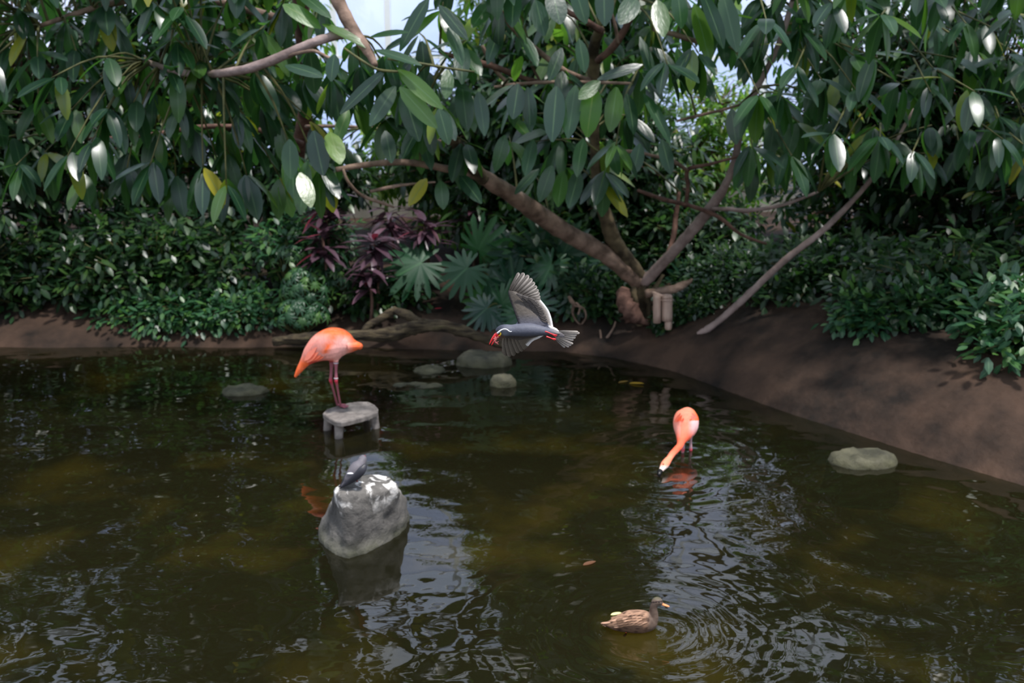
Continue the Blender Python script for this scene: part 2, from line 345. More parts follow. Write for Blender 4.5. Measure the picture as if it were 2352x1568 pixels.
# roof: rafters rise from the back wall towards the ridge over the pond, then fall behind the camera
RY, RZ = 6.0, 13.0
roof = bpy.data.objects.new('ceiling', None); COL.objects.link(roof); roof['kind'] = 'structure'
for i in range(NB+1):
    x = xs0+bay*i
    prism('rafter', (x, WY, WZ1), (x, RY, RZ), M['white'], roof, t=.075)
    if i % 3 == 0: prism('rafter', (x, RY, RZ), (x, -6, WZ1), M['white'], roof, t=.075)
for k in range(5):
    u = k/4; prism('purlin', (-16, WY+(RY-WY)*u, WZ1+(RZ-WZ1)*u), (16, WY+(RY-WY)*u, WZ1+(RZ-WZ1)*u), M['white'], roof, t=.06)
Lr = math.hypot(WY-RY, RZ-WZ1); ang = -math.atan2(RZ-WZ1, WY-RY)
for i in range(NB):
    for k in range(4):
        u = (k+.5)/4
        pane_box('pane', (xs0+bay*(i+.5), WY+(RY-WY)*u, WZ1+(RZ-WZ1)*u), (bay-.14, Lr/4-.1, .01), M['glass_roof'], roof, rot=(ang, 0, 0))
# ------------------------------------------------------------------ leaf machinery
def leaf_proto(L=1, W=.36, fold=.12, curl=.18, n=6, tipp=.8, wav=0.0):
    """rows across a leaf: edge, midrib, edge; base at 0, tip at +X"""
    vs, uv, fs = [], [], []
    for i in range(n+1):
        t = i/n; wv = W/2*(math.sin(math.pi*min(1, t**tipp*.985+.008)))**.55
        z = -curl*t*t; e = fold*wv+wav*math.sin(i*2.3)*W*.1
        for s in (-1, 0, 1):
            vs.append((t*L, s*wv, z+(e if s else 0))); uv.append((t, .5+.5*s))
    for i in range(n):
        for s in (0, 1): a = i*3+s; fs.append((a, a+3, a+4, a+1))
    return np.array(vs), fs, np.array(uv)
def lobed_proto(nl=6, notch=.38, curl=.22):
    vs, uv, fs = [(0.18, 0, .02)], [(.2, .5)], []
    outl = []
    tot = nl*2+1
    for i in range(tot):
        a = math.radians(-158+316*i/(tot-1)); R = .42+.30*math.cos(a*.5)**2
        h = math.radians(158/(tot-1)*.60)
        outl += [(a-h*1.6, notch*R if i else .12*R), (a-h*.8, R*.86), (a, R), (a+h*.8, R*.86)]
    outl.append((math.radians(158+8), .05))
    for a, r in outl:
        x, y = .18+r*math.cos(a), r*math.sin(a); vs.append((x, y, -curl*r*r*1.4+.05*math.sin(a*tot/2*1.0)*r)); uv.append((.5+x*.5, .5+y))
    n = len(outl)
    for i in range(n-1): fs.append((0, 1+i, 2+i))
    return np.array(vs), fs, np.array(uv)
def proto_mesh(name, pr, mat):
    vs, fs, uv = pr; me = bpy.data.meshes.new(name); me.from_pydata(vs.tolist(), [], fs)
    me.polygons.foreach_set('use_smooth', [True]*len(fs)); l = me.uv_layers.new(name='UVMap')
    idx = [v for f in fs for v in f]; l.data.foreach_set('uv', uv[idx].astype(np.float32).ravel()); me.materials.append(mat); return me
def orient(base, d, n, L, W=None, T=None):
    d = Vector(d).normalized(); n = Vector(n); n = n-d*n.dot(d); n = n.normalized() if n.length > 1e-4 else d.orthogonal().normalized()
    y = n.cross(d); W = L if W is None else W; T = L if T is None else T
    return Matrix(((d.x*L, y.x*W, n.x*T, base[0]), (d.y*L, y.y*W, n.y*T, base[1]), (d.z*L, y.z*W, n.z*T, base[2]), (0, 0, 0, 1)))
class Batch:
    """many small leaves joined into one stuff mesh"""
    def __init__(s, pr): s.pr = pr; s.m = []
    def add(s, mat): s.m.append(np.array(mat))
    def build(s, name, mat, parent=None, label=None):
        if not s.m: return
        V, Fc, U = s.pr; A = np.array(s.m); b = origin(parent) if parent else Vector((0, 0, 0))
        W_ = np.einsum('nij,vj->nvi', A[:, :3, :3], V)+A[:, None, :3, 3]-np.array(b)
        n, k = len(A), len(V); me = bpy.data.meshes.new(name)
        f = np.array(Fc); FF = (f[None]+(np.arange(n)*k)[:, None, None]).reshape(-1, f.shape[1])
        me.vertices.add(n*k); me.vertices.foreach_set('co', W_.astype(np.float32).ravel())
        me.loops.add(FF.size); me.loops.foreach_set('vertex_index', FF.ravel().astype(np.int32))
        me.polygons.add(len(FF)); me.polygons.foreach_set('loop_start', np.arange(len(FF), dtype=np.int32)*f.shape[1])
        me.update(calc_edges=True); me.polygons.foreach_set('use_smooth', [True]*len(FF))
        l = me.uv_layers.new(name='UVMap'); l.data.foreach_set('uv', np.tile(U[f.ravel()], (n, 1)).astype(np.float32).ravel())
        a = me.attributes.new('rnd', 'FLOAT', 'POINT'); a.data.foreach_set('value', np.repeat(np.random.rand(n), k).astype(np.float32))
        me.materials.append(mat); o = link(name, me, None, parent, (0, 0, 0)); o['kind'] = 'stuff'
        if label: o['label'] = label
        return o
def place(name, me, parent, Mx):
    o = bpy.data.objects.new(name, me); COL.objects.link(o); o.parent = parent
    o.matrix_local = Matrix.Translation(-origin(parent)) @ Mx; return o
def rnd(a, b): return random.uniform(a, b)
figs = [leaf_proto(1, W_, fo, cu, 6, tp) for W_, fo, cu, tp in ((.40, .16, .12, .95), (.36, .1, .25, .9), (.44, .2, .08, 1.0), (.38, -.05, .18, .95))]
fig_me = [proto_mesh('leaf', p_, M['leaf']) for p_ in figs]
figy_me = [proto_mesh('leaf', p_, M['leaf_lime_and_lit']) for p_ in figs]

# ------------------------------------------------------------------ the big fig tree on the right bank
def tree_branches(root, specs, mats, name='branch'):
    samples = []
    for key, pts in specs:
        Y0 = None
        v, f = px_tube(pts, seg=10 if max(p_[3] for p_ in pts) > 7 else 7, sub=5, jit=.22)
        mesh(name, v, f, M[mats.get(key, 'bark')], root)
        for q in catmull(pts, 5): samples.append(at(q[0], q[1], q[2]))
    return samples
TB = at(1478, 752, 14.25); TB.z = ground_z(TB.x, TB.y)-.05
fig = empty('fig_tree', TB, 'large spreading fig tree with long drooping leaves, forking low beside the bamboo feeder', 'tree')
v, f = join_geo([px_tube([(1482, 770, 14.25, 26), (1476, 735, 14.25, 20), (1472, 700, 14.25, 17), (1472, 665, 14.22, 19), (1474, 640, 14.2, 16)], 12, 5, jit=.3),
                 px_tube([(1497, 748, 14.2, 7), (1492, 715, 14.1, 7), (1488, 690, 14.1, 7), (1478, 655, 14.1, 6)], 7, 4, jit=.3),
                 px_tube([(1452, 742, 14.1, 7), (1460, 700, 14.1, 7), (1455, 672, 14.1, 8), (1460, 650, 14.15, 6)], 7, 4, jit=.3),
                 px_tube([(1484, 690, 14.1, 6), (1500, 668, 14.1, 7), (1515, 645, 14.1, 5), (1523, 630, 14.1, 4)], 7, 4, jit=.2)])
mesh('trunk', v, f, M['bark_dark'], fig)
specs = [
 ('A', [(1466, 648, 14.2, 19), (1430, 616, 14.0, 20), (1385, 580, 13.8, 20), (1320, 545, 13.5, 21), (1255, 505, 13.2, 22), (1190, 458, 12.6, 21), (1125, 416, 12.1, 18), (1100, 400, 11.9, 16)]),
 ('A1', [(1110, 412, 11.95, 15), (1085, 380, 11.7, 16), (1058, 342, 11.4, 14), (1030, 300, 11.1, 12), (1005, 250, 10.8, 9), (985, 200, 10.5, 6)]),
 ('A2', [(1115, 412, 12.0, 9), (1060, 396, 11.7, 9), (995, 381, 11.4, 8), (920, 372, 11.1, 7.5), (850, 377, 10.8, 7), (772, 389, 10.6, 6)]),
 ('A3', [(788, 388, 10.6, 3), (800, 418, 10.6, 4), (830, 448, 10.7, 4), (878, 466, 10.8, 4), (905, 476, 10.9, 2)]),
 ('A4', [(850, 440, 10.8, 4), (905, 428, 10.9, 4), (950, 422, 11.0, 3), (1000, 418, 11.1, 2)]),
 ('B', [(1476, 640, 14.2, 15), (1445, 603, 14.0, 17), (1412, 555, 13.8, 18), (1394, 505, 13.6, 17), (1378, 450, 13.4, 14), (1369, 400, 13.2, 12), (1366, 330, 13.0, 11), (1365, 240, 12.7, 12), (1364, 160, 12.4, 14), (1364, 110, 12.2, 13), (1378, 66, 12.0, 12)]),
 ('B2', [(1372, 140, 12.15, 8), (1408, 108, 11.95, 9), (1438, 62, 11.75, 8), (1456, 20, 11.55, 7), (1470, -40, 11.35, 6)]),
 ('B3', [(1382, 72, 11.85, 8), (1345, 48, 11.65, 7), (1305, 27, 11.45, 6), (1270, -10, 11.25, 5)]),
 ('B4', [(1352, 184, 12.35, 7), (1300, 165, 12.05, 7), (1240, 120, 11.75, 6.5), (1180, 68, 11.45, 6), (1150, 20, 11.25, 4)]),
 ('B5', [(1252, 190, 12.15, 4), (1200, 178, 11.95, 6), (1140, 155, 11.75, 7), (1072, 137, 11.55, 7), (1010, 120, 11.35, 4)]),
 ('B6', [(1135, 200, 11.75, 3), (1200, 192, 11.85, 4), (1290, 188, 11.95, 4), (1365, 189, 12.15, 4), (1450, 192, 11.95, 3)]),
 ('B7', [(1240, 186, 12.05, 3), (1222, 150, 11.95, 3.5), (1216, 110, 11.85, 3)]),
 ('B8', [(1165, 190, 11.85, 5), (1130, 150, 11.75, 5), (1108, 105, 11.65, 4)]),
 ('B9', [(1420, 100, 11.85, 4), (1412, 55, 11.75, 4), (1405, 30, 11.75, 3)]),
 ('C', [(1478, 648, 14.15, 14), (1505, 622, 14.0, 13), (1550, 575, 13.7, 13), (1600, 518, 13.4, 13), (1645, 460, 13.1, 12), (1672, 412, 12.9, 9), (1690, 360, 12.7, 9), (1702, 290, 12.5, 8), (1740, 200, 12.2, 8), (1790, 100, 12.0, 7), (1820, 0, 11.8, 6)]),
 ('C2', [(1635, 478, 13.1, 4), (1670, 480, 12.9, 5), (1720, 483, 12.7, 5), (1800, 470, 12.4, 4), (1880, 440, 12.1, 3)]),
 ('C3', [(1465, 437, 12.6, 4), (1525, 458, 12.8, 5), (1590, 474, 13.0, 5), (1650, 498, 13.1, 5), (1700, 537, 13.2, 4), (1760, 560, 13.3, 3)]),
 ('C4', [(1575, 475, 13.0, 5), (1580, 430, 12.9, 5), (1580, 390, 12.8, 5), (1630, 377, 12.6, 4), (1700, 358, 12.4, 3)]),
 ('C5', [(1580, 392, 12.8, 4), (1545, 370, 12.6, 5), (1500, 357, 12.5, 4), (1440, 347, 12.4, 4), (1378, 352, 12.5, 3)]),
 ('C6', [(1525, 602, 13.9, 5), (1545, 550, 14.1, 6), (1553, 490, 14.2, 6), (1560, 440, 14.2, 4)]),
 ('C7', [(1555, 278, 12.3, 3), (1610, 264, 12.3, 3.5), (1660, 252, 12.2, 3.5), (1700, 240, 12.1, 3)]),
 ('C8', [(1500, 68, 11.9, 4), (1545, 78, 11.9, 6), (1600, 95, 11.9, 6), (1690, 112, 12.0, 5), (1750, 160, 12.1, 5)]),
]
mats = {'A': 'bark', 'A1': 'bark_dark', 'A2': 'bark', 'B': 'bark_dark', 'B2': 'bark_red', 'B3': 'bark_red', 'C': 'bark_pale', 'C2': 'bark_pale', 'C3': 'bark_red', 'C4': 'bark_red', 'C6': 'bark_red', 'B5': 'bark_red'}
fig_s = tree_branches(fig, specs, mats)
# the left fig tree, whose trunk stands at the photograph's left edge
LB = at(660, 640, 13.2); LB.z = ground_z(LB.x, LB.y)
fig2 = empty('fig_tree', (LB.x-.5, LB.y+4.3, ground_z(LB.x-.5, LB.y+4.3)-.05), 'fig tree at the far left whose branch hangs into the picture from the top', 'tree')
b2 = origin(fig2)
trunk_pts = [b2+Vector((0, 0, 0)), b2+Vector((.05, -.3, .9)), at(684, 370, 16.2), at(700, 262, 15.0), at(700, 120, 13.2), at(690, -60, 12.4), at(715, -200, 11.8)]
v, f = tube_geo(trunk_pts, [.17, .14, .12, .11, .11, .10, .09], 12, 5, jit=.25); mesh('trunk', v, f, M['bark_red'], fig2)
specs2 = [
 ('D', [(715, -200, 10.90, 18), (740, -90, 10.50, 17), (772, -8, 10.20, 16), (797, 45, 10.10, 15), (825, 90, 10.00, 14), (848, 122, 9.90, 11), (862, 150, 9.80, 7)]),
 ('D2', [(808, 74, 10.05, 11), (762, 84, 10.00, 11), (710, 102, 10.00, 11), (650, 128, 10.00, 11), (560, 160, 10.10, 10), (440, 170, 10.90, 8), (330, 140, 11.10, 6)]),
 ('D3', [(650, 132, 10.00, 4), (695, 120, 9.90, 4), (725, 118, 9.90, 4), (760, 135, 9.80, 3)]),
 ('D4', [(790, 110, 9.80, 2.5), (830, 138, 9.70, 3), (870, 160, 9.70, 3), (925, 165, 9.60, 3)]),
 ('D5', [(890, 135, 9.80, 3), (960, 145, 9.80, 3), (1020, 155, 9.90, 3), (1090, 165, 10.00, 2.5)]),
 ('D6', [(703, 290, 14.1, 4), (770, 290, 13.5, 4), (820, 292, 13.0, 4), (885, 298, 12.6, 3.5), (1000, 322, 12.3, 4), (1035, 330, 12.1, 4)]),
 ('D7', [(700, 60, 13.0, 9), (560, 20, 12.6, 9), (420, -10, 12.2, 8), (250, 10, 11.50, 7), (90, 60, 11.20, 5)]),
 ('D8', [(693, 330, 14.3, 7), (600, 300, 13.6, 6), (480, 290, 13.0, 6), (340, 310, 12.6, 5), (200, 320, 12.2, 4)]),
]
fig2_s = tree_branches(fig2, specs2, {'D': 'bark', 'D2': 'bark_pale', 'D4': 'twig', 'D5': 'twig', 'D7': 'bark', 'D8': 'bark_red'})
# hero leaves traced from the photograph: base, tip, width (px), depth
heroes = [
 (915,160,1016,246,38,10.4),(918,200,1003,292,40,10.5),(908,198,850,286,38,10.6),(885,162,778,258,30,10.5),(862,115,967,143,28,10.4),(768,125,758,182,34,10.6),
 (655,150,742,168,40,10.6),(985,-5,915,108,34,10.9),(1008,12,1072,84,30,11),(1030,62,1066,142,34,11),(720,300,742,402,50,10.8),(758,303,782,372,46,10.9),
 (925,205,962,322,48,10.8),(1008,250,1032,328,40,10.7),(1060,185,1072,298,44,10.9),(1098,210,1118,305,36,11),(1030,158,1026,222,32,10.9),(1190,192,1180,270,44,11),
 (1212,200,1220,302,38,11.1),(1278,198,1268,322,50,11),(1322,196,1304,312,42,11.1),(1364,198,1348,312,52,11),(1416,200,1404,302,48,11),(1378,186,1330,226,34,10.9),
 (1476,148,1374,176,26,10.8),(1470,84,1512,196,28,11.2),(1478,215,1548,318,34,10.8),(1268,-20,1288,52,52,10.8),(1386,-40,1390,58,46,10.8),(1462,-5,1428,46,46,10.8),
 (1612,-20,1668,106,52,10.8),(1594,10,1634,140,46,10.9),(1660,-15,1692,108,44,10.9),(1238,388,1182,442,26,11.8),(1268,380,1240,462,36,11.8),(1294,392,1280,474,38,11.9),
 (1330,392,1308,476,38,12),(1388,425,1446,492,30,12),(1056,402,1102,458,34,11.9),(1012,415,1018,478,34,11.9),(704,372,688,492,42,10.9),(742,380,780,452,34,10.8),
 (690,396,716,470,40,10.7),(665,320,668,408,40,10.8),(1520,205,1480,160,26,11),(980,410,940,470,30,11.8),(1100,30,1060,90,30,11.1),(1150,60,1120,140,32,11.2),
 (1200,80,1235,150,34,11.2),(1290,110,1262,180,32,11.3),(1330,90,1345,165,34,11.4),(1440,215,1462,300,34,11.1),(1340,318,1322,400,34,11.4),(1400,320,1420,400,34,11.5),
 (1225,320,1205,400,34,11.5),(1160,310,1140,392,34,11.4),(1470,330,1455,400,34,11.5),(1520,320,1540,395,32,11.5),(800,250,770,330,30,11.2),(885,300,900,372,34,11.2),
 (1680,250,1690,330,36,11),(1600,150,1640,228,34,11.2),(1555,110,1580,190,34,11.1),(1500,110,1560,160,30,11),(650,10,735,55,40,10.9),(680,-20,760,30,36,11),
 (740,55,850,98,26,10.8),(850,85,935,70,24,10.7),(1075,95,1040,170,30,11),(1130,0,1085,60,38,10.9),(1180,-20,1175,60,44,10.9),(1230,0,1250,80,40,11),(1320,-30,1345,50,40,10.9),(1510,0,1525,80,42,11),(1555,-20,1570,60,42,11)]
def flat_n(d):                       # leaf face: up and towards the pond
    return Vector((rnd(-.5, .5), -1.0+rnd(-.3, .3), .8+rnd(-.3, .5)))
for bx, by, tx, ty, wd, Y in heroes:
    Y -= .9 if bx < 1060 else .2
    a = at(bx, by, Y+.1); b = at(tx, ty, Y-rnd(.0, .25)); d = b-a; L = d.length
    tree = fig2 if bx < 990 and by < 420 and tx < 1020 else fig
    lime = random.random() < .14 and bx not in (915, 918, 908, 885)
    k = random.randrange(4)
    o = place('leaf', (figy_me if lime else fig_me)[k], tree, orient(a, d, flat_n(d), L, (wd*pxm(bx, by, Y))/(.40, .36, .44, .38)[k], L*.6))
# whorls of drooping leaves at twig ends, spread through the crown
gaps = [((1015, 180, 1150, 400), .85), ((1060, 20, 1350, 165), .6), ((660, -110, 760, 130), .6), ((735, -110, 1010, 105), .97), ((785, 250, 875, 345), 1.0), ((1000, -60, 1110, 50), .5), ((700, -420, 1120, -90), .8), ((1540, 60, 1720, 300), .93), ((1440, 150, 1720, 440), .72), ((1560, -420, 1720, -120), .6), ((730, 190, 790, 250), .8), ((900, 330, 1080, 470), .7)]
def in_gap(px, py):
    for (x0, y0, x1, y1), p_ in gaps:
        if x0 < px < x1 and y0 < py < y1 and random.random() < p_: return True
    return False
def lower(px):   # lower edge of the crown, in photo px
    return float(np.interp(px, [-300, 300, 640, 760, 800, 950, 1080, 1200, 1450, 1600, 1700, 2000, 2352, 2700], [400, 440, 470, 440, 300, 330, 420, 430, 420, 400, 420, 380, 400, 430]))
def crown(root, samples, x0, x1, n, mind, seed, ylo=-420, ydeep=(9.9, 12.6)):  # leaves above the view are unseen, added to shade the bank
    random.seed(seed); pts = []; tries = 0
    while len(pts) < n and tries < n*60:
        tries += 1; px = rnd(x0, x1); py = rnd(ylo, lower(px)-25)
        if in_gap(px, py): continue
        Y = rnd(10.3, 11.6) if px < 1150 else (rnd(13.0, 14.6) if random.random() < .88 else rnd(10.6, 12.2))
        if py < 0 and px > 1150: Y = rnd(11.0, 14.8)
        if px > 1720: Y = rnd(10.0, 13.2)  # unseen crown right of the view, brought forward to shade the bank
        q = (px, py, Y*60)
        if all((q[0]-r[0])**2+(q[1]-r[1])**2+(q[2]-r[2])**2*.6 > mind**2 for r in pts): pts.append(q)
    out = []
    for px, py, Y in pts:
        Y /= 60; c = at(px, py, Y)
        s = min(samples, key=lambda q: (q-c).length)
        ax = (c-s).normalized() if (c-s).length > .05 else Vector((0, -1, 0))
        twig = None
        if (c-s).length < 1.6:
            mid = (c+s)/2+Vector((0, 0, .12*(c-s).length)); twig = tube_geo([s, mid, c], [.018, .012, .007], 5, 3)
        else:
            s2 = c+Vector((rnd(-.3, .3), .5, rnd(.1, .4))); twig = tube_geo([s2, (c+s2)/2, c], [.012, .010, .006], 5, 3); ax = (c-s2).normalized()
        nl = random.choice((5, 6, 7)); a0 = rnd(0, 6.28); e1 = ax.orthogonal().normalized(); e2 = ax.cross(e1); lv = []
        sc_ = .92+.075*max(0, Y-9.4)
        for k in range(nl):
            an = a0+2*math.pi*k/nl+rnd(-.3, .3); rad = e1*math.cos(an)+e2*math.sin(an)
            d = rad*.75+ax*rnd(.1, .5)+Vector((0, 0, -rnd(.45, 1.25)))
            L = rnd(.34, .50)*sc_; base = c-ax*rnd(0, .12)
            nn = rad*.5+Vector((0, -.35, .9))
            lv.append((base+d.normalized()*.03, d, nn, L))
        out.append((px, py, twig, lv))
    return out
def build_crown(root, cl, budget, lime=.1):
    inside = lambda c: 640 < c[0] < 1712 and -40 < c[1]
    cl = sorted(cl, key=lambda c: (not inside(c), c[2] is None)); used = 0; rest = [Batch(p_) for p_ in figs[:2]]; twigs = []
    for c in cl:
        px, py, tw, lv = c
        if tw: (mesh('twig', *tw, M['twig'], root) if used < budget and inside(c) else twigs.append(tw))
        for (b, d, nn, L) in lv:
            if used < budget and inside(c):
                me = random.choice(figy_me if random.random() < lime else fig_me)
                place('leaf', me, root, orient(b, d, nn, L, L*rnd(.8, 1.05), L)); used += 1
            else: rest[random.randrange(2)].add(orient(b, d, nn, L, L*rnd(.8, 1.05), L))
    if twigs: o = mesh('fine_twigs', *join_geo(twigs), M['twig'], root); o['kind'] = 'stuff'
    rest[0].build('foliage', M['leaf'], root); rest[1].build('foliage', M['leaf'], root)
build_crown(fig, crown(fig, fig_s, 960, 2500, 290, 55, 11), 235, .24)  # raised share of brighter leaves stands in for backlit ones
build_crown(fig2, crown(fig2, fig2_s, -250, 985, 190, 58, 12), 275)

# ------------------------------------------------------------------ trees farther back
small = leaf_proto(1, .34, .15, .15, 3, .85); small2 = leaf_proto(1, .5, .1, .1, 3, .9)
def bush(name, cat, label, c, R, n, L, mat, pr=small, trunk=None, group=None, down=.5, bark='bark_dark', seed=0, gapf=None):
    random.seed(seed); np.random.seed(seed+1)
    base = Vector((c[0], c[1], ground_z(c[0], c[1])-.03)); root = empty(name, base, label, cat, group)
    if trunk:
        gs = [tube_geo([base, base+Vector((.1, 0, (c[2]-base.z)*.5)), Vector(c)], [trunk, trunk*.8, trunk*.5], 8, 3, jit=.2)]
        mesh('trunk', *gs[0], M[bark], root)
    stems = []
    B = Batch(pr); k = 0; ncl = max(8, n//14)
    for _ in range(ncl):
        v = Vector(np.random.normal(size=3)); v.normalize(); rr = random.random()**.45
        q = Vector((c[0]+v.x*R[0]*rr, c[1]+v.y*R[1]*rr, c[2]+v.z*R[2]*rr))
        if q.z < ground_z(q.x, q.y)+.05: q.z = ground_z(q.x, q.y)+rnd(.05, .3)
        if gapf and gapf(q): continue
        o0 = base if not trunk else Vector((c[0], c[1], min(c[2], q.z)))
        stems.append(tube_geo([o0+Vector((rnd(-.1, .1), 0, .02)), (o0+q)/2+Vector((0, 0, .1)), q], [.018, .012, .006], 4, 2))
        for i in range(n//ncl):
            u = Vector(np.random.normal(size=3)).normalized(); b = q+u*rnd(.05, .3)*min(1, R[0])
            d = u+Vector((0, 0, -down*rnd(.3, 1.3))); B.add(orient(b, d, Vector((0, -.4, 1))+u*.4, L*rnd(.7, 1.25)))
    st = mesh('stems', *join_geo(stems), M['bark_red'] if trunk else M['twig'], root); st['kind'] = 'stuff'
    B.build('foliage', M[mat], root); return root
def X(px, py, Y): return at(px, py, Y)
def bt(px, py, Y, R, n, L, mat, label, seed, trunk=.09, **k):
    c = at(px, py, Y); return bush('background_tree', 'tree', label, c, R, n, L, mat, trunk=trunk, seed=seed, group='trees in the background planting', **k)
bt(960, 340, 18.4, (1.2, 1.0, 1.1), 2400, .24, 'leaf_lime_and_lit', 'light green tree by the glass wall behind the curved thin branch', 21)
bt(1120, 330, 17.3, (1.7, 1.2, 1.7), 5000, .24, 'leaf_dark', 'dark green tree behind the upper half of the thick slanting limb', 22)
bt(1290, 230, 16.9, (1.7, 1.2, 2.2), 6400, .26, 'leaf', 'tall dense dark tree left of the upright fig limb', 23)
bt(1440, 400, 16.6, (1.4, 1.0, 1.6), 4200, .22, 'leaf_dark', 'dark tree behind the fork of the fig', 24)
bt(1600, 380, 18.6, (1.7, 1.0, 1.3), 1700, .22, 'leaf_lime_and_lit', 'bright sunlit tree in the gap at upper right', 25)  # sunlight on this tree is put into its brighter leaf colour
bt(610, 120, 17.8, (1.3, 1.0, 2.2), 3600, .22, 'leaf_lime_and_lit', 'light green tree in the upper left corner', 26)
bt(690, 400, 17.4, (1.2, .8, .8), 2600, .24, 'leaf_dark', 'low dark tree above the purple plants at left', 27)
bt(1400, 70, 18.2, (1.3, 1.2, 1.6), 3200, .26, 'leaf', 'tall green tree behind the upper right branches', 28)
bt(1230, 60, 18.6, (1.6, 1.2, 2.0), 4400, .26, 'leaf_lime_and_lit', 'tall light green tree behind the top centre leaves', 29)
for i, (px, py, Y, R, n) in enumerate(((380, 250, 17.2, (2.6, 1.2, 2.6), 6500), (60, 260, 16.5, (2.4, 1.2, 2.8), 6000), (2010, 280, 16.0, (2.0, 1.2, 2.6), 6000), (2250, 300, 15.0, (2.2, 1.2, 3.0), 6000), (2560, 320, 13.0, (2.0, 1.5, 3.0), 4500), (-260, 320, 15.0, (2.0, 1.5, 2.8), 4000))):
    bt(px, py, Y, R, n, .26, 'leaf_dark' if i % 2 else 'leaf', ('broad dense tree left of the photographed view', 'dark tree farther left along the glass wall', 'broad dense tree right of the photographed view', 'dark tree farther right above the curving bank', 'dark tree at the far right of the pond', 'dark tree at the far left of the pond')[i], 40+i)
bt(1650, 250, 18.8, (1.1, .8, 1.0), 800, .2, 'leaf_lime_and_lit', 'sparse light green tree against the bright glass at right', 31)  # lit sprigs, their light put into the leaf colour
# tall palms' worth of foliage higher up, seen in the water
bt(1350, -200, 17.0, (1.9, 1.3, 1.5), 4600, .28, 'leaf', 'high crown above the centre of the view, mirrored in the pond', 50, trunk=.12)
bt(400, -150, 17.4, (2.2, 1.3, 1.6), 4200, .28, 'leaf_dark', 'high dark crown above the left side, mirrored in the pond', 51, trunk=.12)

# ------------------------------------------------------------------ understorey plants on the bank
def shrub(px, py, Y, R, n, L, mat, label, seed, pr=small, name='green_shrub', down=.4, group='shrubs on the far bank'):
    return bush(name, 'shrub', label, at(px, py, Y), R, n, L, mat, pr=pr, seed=seed, down=down, group=group)
shrub(1110, 500, 17.4, (1.1, .6, .35), 900, .20, 'leaf_lime_and_lit', 'yellowish green shrub behind the bright lobed leaf', 60)
shrub(1250, 560, 16.0, (1.2, .7, .6), 2600, .20, 'leaf_dark', 'dark shrub under the middle of the slanting limb', 61, pr=small2)
shrub(1420, 560, 16.2, (1.0, .6, .7), 2200, .18, 'leaf_dark', 'dark shrub seen between the fig forks', 62, pr=small2)
shrub(1600, 560, 15.8, (1.2, .7, .7), 3000, .17, 'leaf_dark', 'dark shrub with glinting leaves behind the pale right limb', 63, pr=small2)
shrub(1660, 680, 14.6, (.9, .5, .5), 2600, .12, 'leaf_dark', 'low ivy-like shrub at the right edge of the bank', 64, pr=small2, name='ivy_shrub')
shrub(1608, 738, 13.95, (.36, .3, .3), 2200, .10, 'leaf_dark', 'dark ivy on the bank just right of the bamboo feeder', 65, pr=small2, name='ivy_shrub')
shrub(1530, 772, 13.9, (.26, .16, .10), 900, .09, 'leaf_dark', 'small dark ivy patch on the bank directly below the bamboo feeder', 76, pr=small2, name='ivy_shrub')
shrub(860, 680, 15.3, (.9, .4, .35), 1500, .14, 'leaf_dark', 'dark low shrub above the left end of the fallen log', 66, pr=small2)
shrub(700, 560, 15.8, (.9, .5, .5), 2000, .14, 'leaf_blue', 'dark green small leaved shrub below the purple plants at left', 67, pr=small2)
shrub(1390, 690, 14.9, (.8, .4, .5), 2200, .13, 'leaf_dark', 'dark shrub left of the carved wood block', 68, pr=small2)
shrub(350, 620, 15.6, (2.4, .8, .9), 5000, .18, 'leaf_dark', 'wide dark shrub on the bank left of the view', 69, pr=small2)
shrub(-120, 600, 15.4, (2.0, .8, 1.0), 4000, .18, 'leaf_dark', 'wide dark shrub on the far left bank', 70, pr=small2)
shrub(1880, 700, 13.8, (1.3, .8, .9), 4200, .15, 'leaf_dark', 'dark shrub on the right bank beyond the leaning branch', 71, pr=small2)
shrub(2180, 720, 12.2, (1.5, .9, 1.1), 4500, .16, 'leaf_dark', 'tall dark shrub on the curving right bank', 72, pr=small2)
shrub(2460, 800, 10.6, (1.3, .9, 1.0), 3500, .16, 'leaf_blue', 'green shrub at the far right bank', 73, pr=small2)
shrub(2050, 820, 12.0, (.9, .5, .4), 2000, .13, 'leaf_blue', 'low green shrub by the right waterline', 74, pr=small2)
shrub(450, 730, 14.9, (1.6, .4, .35), 3000, .13, 'leaf_blue', 'low green shrub along the left waterline', 75, pr=small2)

cord = [leaf_proto(1, .22, .25, .45, 5, .8), leaf_proto(1, .27, .2, .25, 5, .8)]
purple_me = [proto_mesh('leaf', p_, M['leaf_purple']) for p_ in cord]
def cordyline(px, py, Y, n, L, label, seed):
    random.seed(seed); c = at(px, py, Y); g = Vector((c.x, c.y, ground_z(c.x, c.y)-.02))
    if c.z < g.z+.25: c.z = g.z+.25
    r = empty('purple_cordyline', g, label, 'plant', 'purple leaved plants on the left bank')
    mesh('stem', *tube_geo([g, (g+c)/2+Vector((.05, 0, 0)), c], [.03, .025, .02], 6, 3), M['bark_red'], r)
    for k in range(n):
        an = k*2.4; el = rnd(-.35, .9); d = Vector((math.cos(an), math.sin(an), el))
        place('leaf', random.choice(purple_me), r, orient(c+Vector((0, 0, rnd(-.35, .1))), d, Vector((0, 0, 1))+d*-.2, L*rnd(.8, 1.15)))
